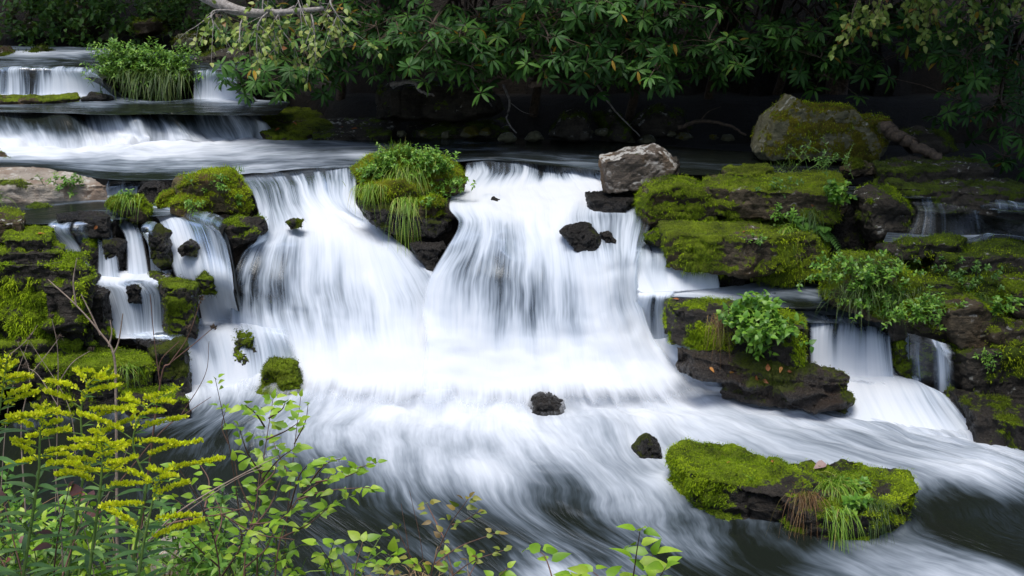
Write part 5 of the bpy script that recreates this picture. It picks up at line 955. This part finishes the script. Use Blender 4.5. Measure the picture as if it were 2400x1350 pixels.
def shrub(label, stems, Y, leafL, mat='shrub', bark='twig', step=.030, r=.0032, ar=.55, name='leafy_shrub', cat='shrub', droop=.3, thin=0.0, leaf_from=.25):
    """stems: paths in the picture, leaves in pairs along the outer part of each"""
    b0 = stemcurve(stems[0], Y); t = thing(name, b0[0], label, cat); st = Acc(); lf = Acc()
    for sp in stems:
        dy = rng.uniform(-.25, .25); C = stemcurve([(p[0], p[1], dy * (i / max(1, len(sp) - 1))) for i, p in enumerate(sp)], Y, 20)
        st.tube(C, np.linspace(r, r * .35, 20), 5)
        ln = np.linalg.norm(np.diff(C, axis=0), axis=1).sum(); k = max(3, int(ln * (1 - leaf_from) / step))
        u = np.linspace(leaf_from, 1, k); q = np.stack([np.interp(u, np.linspace(0, 1, 20), C[:, c]) for c in range(3)], 1)
        T = nrm(np.gradient(q, axis=0))
        for sg in (-1, 1):
            keep = rng.random(k) > thin; m = keep.sum()
            if not m: continue
            tw = V3(sg, 0, 0) * .8 + rng.normal(0, .45, (k, 3)) * V3(.6, 1, .4) + T * .5 + V3(0, -.25, .05)
            stalk = nrm(tw) * .012
            lf.leaves((q + stalk)[keep], tw[keep], (V3(0, -.45, .9) + rng.normal(0, .28, (k, 3)))[keep], leafL * rng.uniform(.55, 1.15, m), leafL * ar * rng.uniform(.85, 1.1, m), droop * rng.uniform(.5, 1.4, m), .10, 'ovate', st=5)
        lf.leaves(C[-1:], T[-1:] + V3(0, -.2, .1), V3(0, -.5, .9), leafL * .8, leafL * ar * .8, droop, .1, 'ovate', st=5)
    st.build('stems', M[bark], t); lf.build('leaves', M[mat], t); return t
shrub('tall bright green sapling rising over white water left of the middle', [[(600, 1480), (605, 1250), (615, 1100), (640, 935)], [(612, 1110), (580, 1060), (560, 1000)], [(625, 1030), (670, 1010), (700, 990)], [(620, 1000), (600, 970), (575, 950)], [(630, 980), (660, 960), (670, 940)], [(610, 1130), (650, 1080), (690, 1050)]], 3.7, .044, leaf_from=.45, step=.026)
shrub('leafy shrub whose branch reaches right over the grey water', [[(640, 1480), (650, 1300), (690, 1180), (770, 1120), (885, 1083)], [(700, 1170), (770, 1150), (868, 1142)], [(720, 1140), (760, 1090), (800, 1075)], [(680, 1190), (700, 1120), (720, 1090)], [(740, 1130), (800, 1120), (840, 1105)], [(660, 1260), (720, 1230), (770, 1190)]], 3.6, .042, leaf_from=.35, step=.026, thin=.3)
shrub('shrub with dense middle leaves just right of the small goldenrod', [[(570, 1480), (575, 1300), (600, 1180), (610, 1090)], [(580, 1250), (630, 1190), (660, 1120)], [(590, 1200), (560, 1130), (550, 1080)], [(585, 1230), (650, 1220), (690, 1190)], [(575, 1330), (620, 1290), (640, 1250)], [(600, 1150), (640, 1110), (650, 1080)]], 3.5, .046, leaf_from=.4, step=.03, thin=.35)
shrub('low shrub with a left twig touching the small goldenrod', [[(520, 1480), (510, 1300), (470, 1180), (420, 1100)], [(500, 1250), (450, 1200), (410, 1170)], [(505, 1270), (520, 1210), (500, 1160)], [(515, 1330), (470, 1290), (430, 1250)], [(520, 1350), (560, 1290), (570, 1250)], [(480, 1190), (490, 1130), (470, 1090)]], 3.4, .04, leaf_from=.4, thin=.4)
shrub('slender twig with a few small leaves in front of white water', [[(580, 1400), (560, 1200), (540, 1060), (520, 960), (505, 890)], [(535, 1040), (520, 1000), (530, 960)]], 3.8, .03, thin=.65, leaf_from=.5, r=.0025)
shrub('thin reddish shoot right of the tall sapling with a leafy tip', [[(660, 1450), (670, 1250), (690, 1050), (705, 930)], [(690, 1040), (715, 990), (722, 950)], [(680, 1120), (650, 1060), (640, 1030)]], 3.8, .034, thin=.5, leaf_from=.6, r=.0025)
shrub('broad leaved low plant at the bottom edge left of the middle', [[(820, 1500), (830, 1350), (850, 1270)], [(800, 1500), (780, 1340), (750, 1280)], [(850, 1500), (890, 1350), (920, 1300)], [(760, 1500), (740, 1400), (700, 1350)], [(840, 1500), (870, 1400), (850, 1340)], [(790, 1480), (820, 1360), (800, 1300)]], 3.5, .048, ar=.68, leaf_from=.65, step=.05, thin=.35)
shrub('thin autumn shrub with small browning leaves at the bottom middle', [[(1000, 1500), (1010, 1350), (1050, 1240), (1100, 1165)], [(1005, 1380), (960, 1300), (930, 1240)], [(1020, 1320), (1080, 1280), (1160, 1250)], [(1040, 1260), (1010, 1200), (1000, 1180)], [(1000, 1400), (1100, 1320), (1180, 1290)], [(990, 1450), (940, 1370), (900, 1330)], [(1060, 1230), (1090, 1220), (1120, 1200)]], 3.4, .032, 'autumn', thin=.35, step=.026, leaf_from=.3, r=.0026)
shrub('green leaves at the foot of the autumn shrub', [[(1080, 1500), (1090, 1380), (1120, 1310)], [(1060, 1500), (1020, 1370), (980, 1320)], [(1120, 1500), (1150, 1380), (1190, 1330)], [(1040, 1500), (1060, 1360), (1050, 1300)]], 3.4, .04, ar=.65, leaf_from=.65, step=.05, thin=.35)
shrub('upright plant with big pointed leaves at the bottom edge right of the middle', [[(1480, 1520), (1480, 1400), (1490, 1310), (1500, 1245)], [(1470, 1500), (1440, 1390), (1390, 1340)], [(1490, 1500), (1520, 1400), (1560, 1330)], [(1460, 1500), (1430, 1400), (1340, 1350)], [(1480, 1420), (1510, 1370), (1530, 1300)]], 3.1, .062, ar=.5, leaf_from=.45, step=.05, droop=.5)
shrub('small separate shoot with four pointed leaves left of the upright plant', [[(1320, 1500), (1300, 1380), (1280, 1310), (1262, 1290)], [(1310, 1450), (1350, 1370), (1350, 1345)]], 3.1, .062, ar=.62, leaf_from=.6, step=.06, droop=.4)
shrub('dark red leaved shoots among the goldenrod stems', [[(120, 1500), (130, 1300), (160, 1150)], [(90, 1500), (40, 1300), (10, 1180)], [(130, 1400), (180, 1250), (210, 1170)], [(60, 1500), (20, 1350), (-10, 1290)]], 2.9, .05, 'red', thin=.75, leaf_from=.5)
# undergrowth
for i, (px, py, lb) in enumerate([(40, 1330, 'undergrowth herb at the bottom left corner'), (160, 1340, 'undergrowth herb between goldenrod stems at the bottom'), (280, 1350, 'undergrowth herb left of the pale dry stone'), (520, 1330, 'undergrowth herb right of the pale dry stone'), (640, 1340, 'undergrowth herb below the leafy shrub'), (60, 1220, 'herb leaves behind the leftmost goldenrod stems'), (220, 1230, 'herb leaves behind the middle goldenrod stems'), (440, 1230, 'herb leaves behind the small goldenrod')]):
    herb(px, py, 26, .32, .05, lb, mat='herb' if i % 2 else 'shrub', at=PY(px, py + 90, 3.7), rad=.12, spread=.5, lean=(0, -.2, 1), prof='ovate' if i % 2 else 'lance', ar=.4, per=9)
for px, py, L, mt, lb in [(390, 1345, .28, 'straw', 'mat of dead straw in front of the pale dry stone'), (300, 1345, .32, 'straw', 'dead straw among the goldenrod stems'), (100, 1320, .4, 'grass', 'green grass among the goldenrod stems at the bottom left'), (560, 1330, .34, 'grass', 'green grass right of the pale dry stone'), (960, 1350, .26, 'straw', 'dead grass under the autumn shrub'), (20, 1250, .4, 'rust', 'reddish grass at the bottom left frame edge')]:
    grass_tuft(px, py, 150, L, lb, mat=mt, droop=.8, spread=.55, rad=.13, W=.0045, at=PY(px, py + 60, 3.9))
def stalk(label, paths, Y, r=.0035, mat='dry', heads=(), name='dry_stalk'):
    C0 = stemcurve(paths[0], Y); t = thing(name, C0[0], label, 'dry plant', 'dry stalks on the near bank'); a = Acc()
    for i, p in enumerate(paths):
        C = stemcurve(p, Y); a.tube(C, np.linspace(r if i == 0 else r * .6, r * .3, len(C)), 5)
    a.build('stem', M[mat], t)
    if heads:
        for px, py in heads:
            h = Acc(); p = PY(px, py, Y); k = 30; h.leaves(p + rng.normal(0, .003, (k, 3)), rand_dirs(k, 1.0), rng.normal(0, 1, (k, 3)), .010, .005, .1, .1, 'ovate', st=3)
            h.build('seed_head', M['bark'], t)
    return t
stalk('forked pale dry stalk standing before the dark mossy block', [[(275, 1300), (272, 935), (266, 830), (235, 780), (178, 715), (112, 655)], [(178, 715), (172, 660), (180, 605)], [(266, 830), (278, 800), (288, 735)], [(235, 785), (215, 740), (190, 690)], [(255, 812), (262, 780), (258, 750)]], 3.4, .005)
stalk('brown dry stalk with curved forks before the lower cascade', [[(330, 1250), (375, 900), (400, 850), (440, 790), (472, 700)], [(375, 900), (362, 800), (352, 690)], [(400, 850), (450, 810), (500, 768)], [(372, 870), (380, 840), (420, 800)]], 3.5, .0035, 'twig', heads=[(500, 768), (472, 700), (440, 768)])
stalk('long pale dry stalk lying slantwise across the leafy shrub', [[(330, 1290), (400, 1215), (480, 1160), (580, 1105), (650, 1070)], [(350, 1270), (450, 1190), (560, 1120), (620, 1095)]], 3.1, .0032)
stalk('slanting dark twig crossing above the small goldenrod', [[(280, 1130), (380, 1010), (450, 960), (495, 930)], [(420, 980), (480, 880), (490, 800)]], 3.3, .0022, 'twig')
stalk('low arching brown twig behind the middle shrub', [[(390, 1230), (450, 1215), (520, 1205), (590, 1185)], [(520, 1205), (600, 1250), (690, 1265)], [(440, 1215), (500, 1190), (560, 1195)]], 3.4, .004, 'twig')
stalk('tangle of thin dry stalks with brown seed heads at the left', [[(60, 1200), (50, 1000), (70, 880), (40, 800)], [(70, 880), (110, 830), (140, 790)], [(130, 1200), (135, 950), (135, 820), (120, 740)], [(135, 900), (170, 850), (215, 820)], [(0, 1180), (20, 950), (70, 790)], [(135, 950), (90, 880), (60, 860)], [(180, 1100), (160, 950), (70, 800)], [(0, 850), (60, 800), (88, 762)]], 3.3, .0026, 'dry', heads=[(45, 798), (140, 790), (120, 742), (215, 820), (72, 792), (60, 858)])
stalk('upright dry stems rising between the goldenrod plumes', [[(150, 1400), (140, 1200), (110, 1000)], [(200, 1400), (240, 1200), (300, 1050)], [(100, 1400), (180, 1250), (260, 1150)], [(230, 1400), (200, 1250), (150, 1120)], [(320, 1400), (330, 1250), (380, 1150)], [(280, 1450), (270, 1300), (220, 1200)]], 3.0, .0028, 'dry')
stalk('bare reddish stems under the autumn shrub', [[(940, 1500), (960, 1330), (940, 1180)], [(1000, 1500), (990, 1300), (960, 1150)], [(880, 1500), (900, 1350), (960, 1290)], [(1100, 1500), (1050, 1300), (1010, 1220)]], 3.5, .0025, 'twig')

# ================================================================== SPRAY hanging at the foot of the falls
def spray(px, py, Y, rx, ry, rz, dens):
    c = PY(px, py, Y); bm = bmesh.new(); bmesh.ops.create_icosphere(bm, subdivisions=3, radius=1.0)
    me = bpy.data.meshes.new('spray_mist'); bm.to_mesh(me); bm.free()
    o = bpy.data.objects.new('spray_mist', me); COL.objects.link(o); o.location = Vector(c); o.scale = (rx, ry, rz); tag(o, kind='stuff')
    t = NT('spray_mist'); tc = t.n('ShaderNodeTexCoord').outputs['Object']
    ln = t.n('ShaderNodeVectorMath', {0: tc}, operation='LENGTH').outputs['Value']
    n = t.noise(t.scalevec(tc, (3, 2, 2)), 1.5, 3, .6)
    d = t.math('MULTIPLY', t.map(ln, .25, 1.0, 1.0, 0.0, smooth=True), t.map(n, .35, .7, .2, 1.3))
    v = t.n('ShaderNodeVolumePrincipled', {'Color': (.95, .97, 1.0), 'Density': t.math('MULTIPLY', d, dens), 'Anisotropy': .2})
    t.t.links.new(v.outputs[0], t.out.inputs['Volume']); me.materials.append(t.m)
spray(1070, 868, 10.35, 1.9, .5, .32, .6)
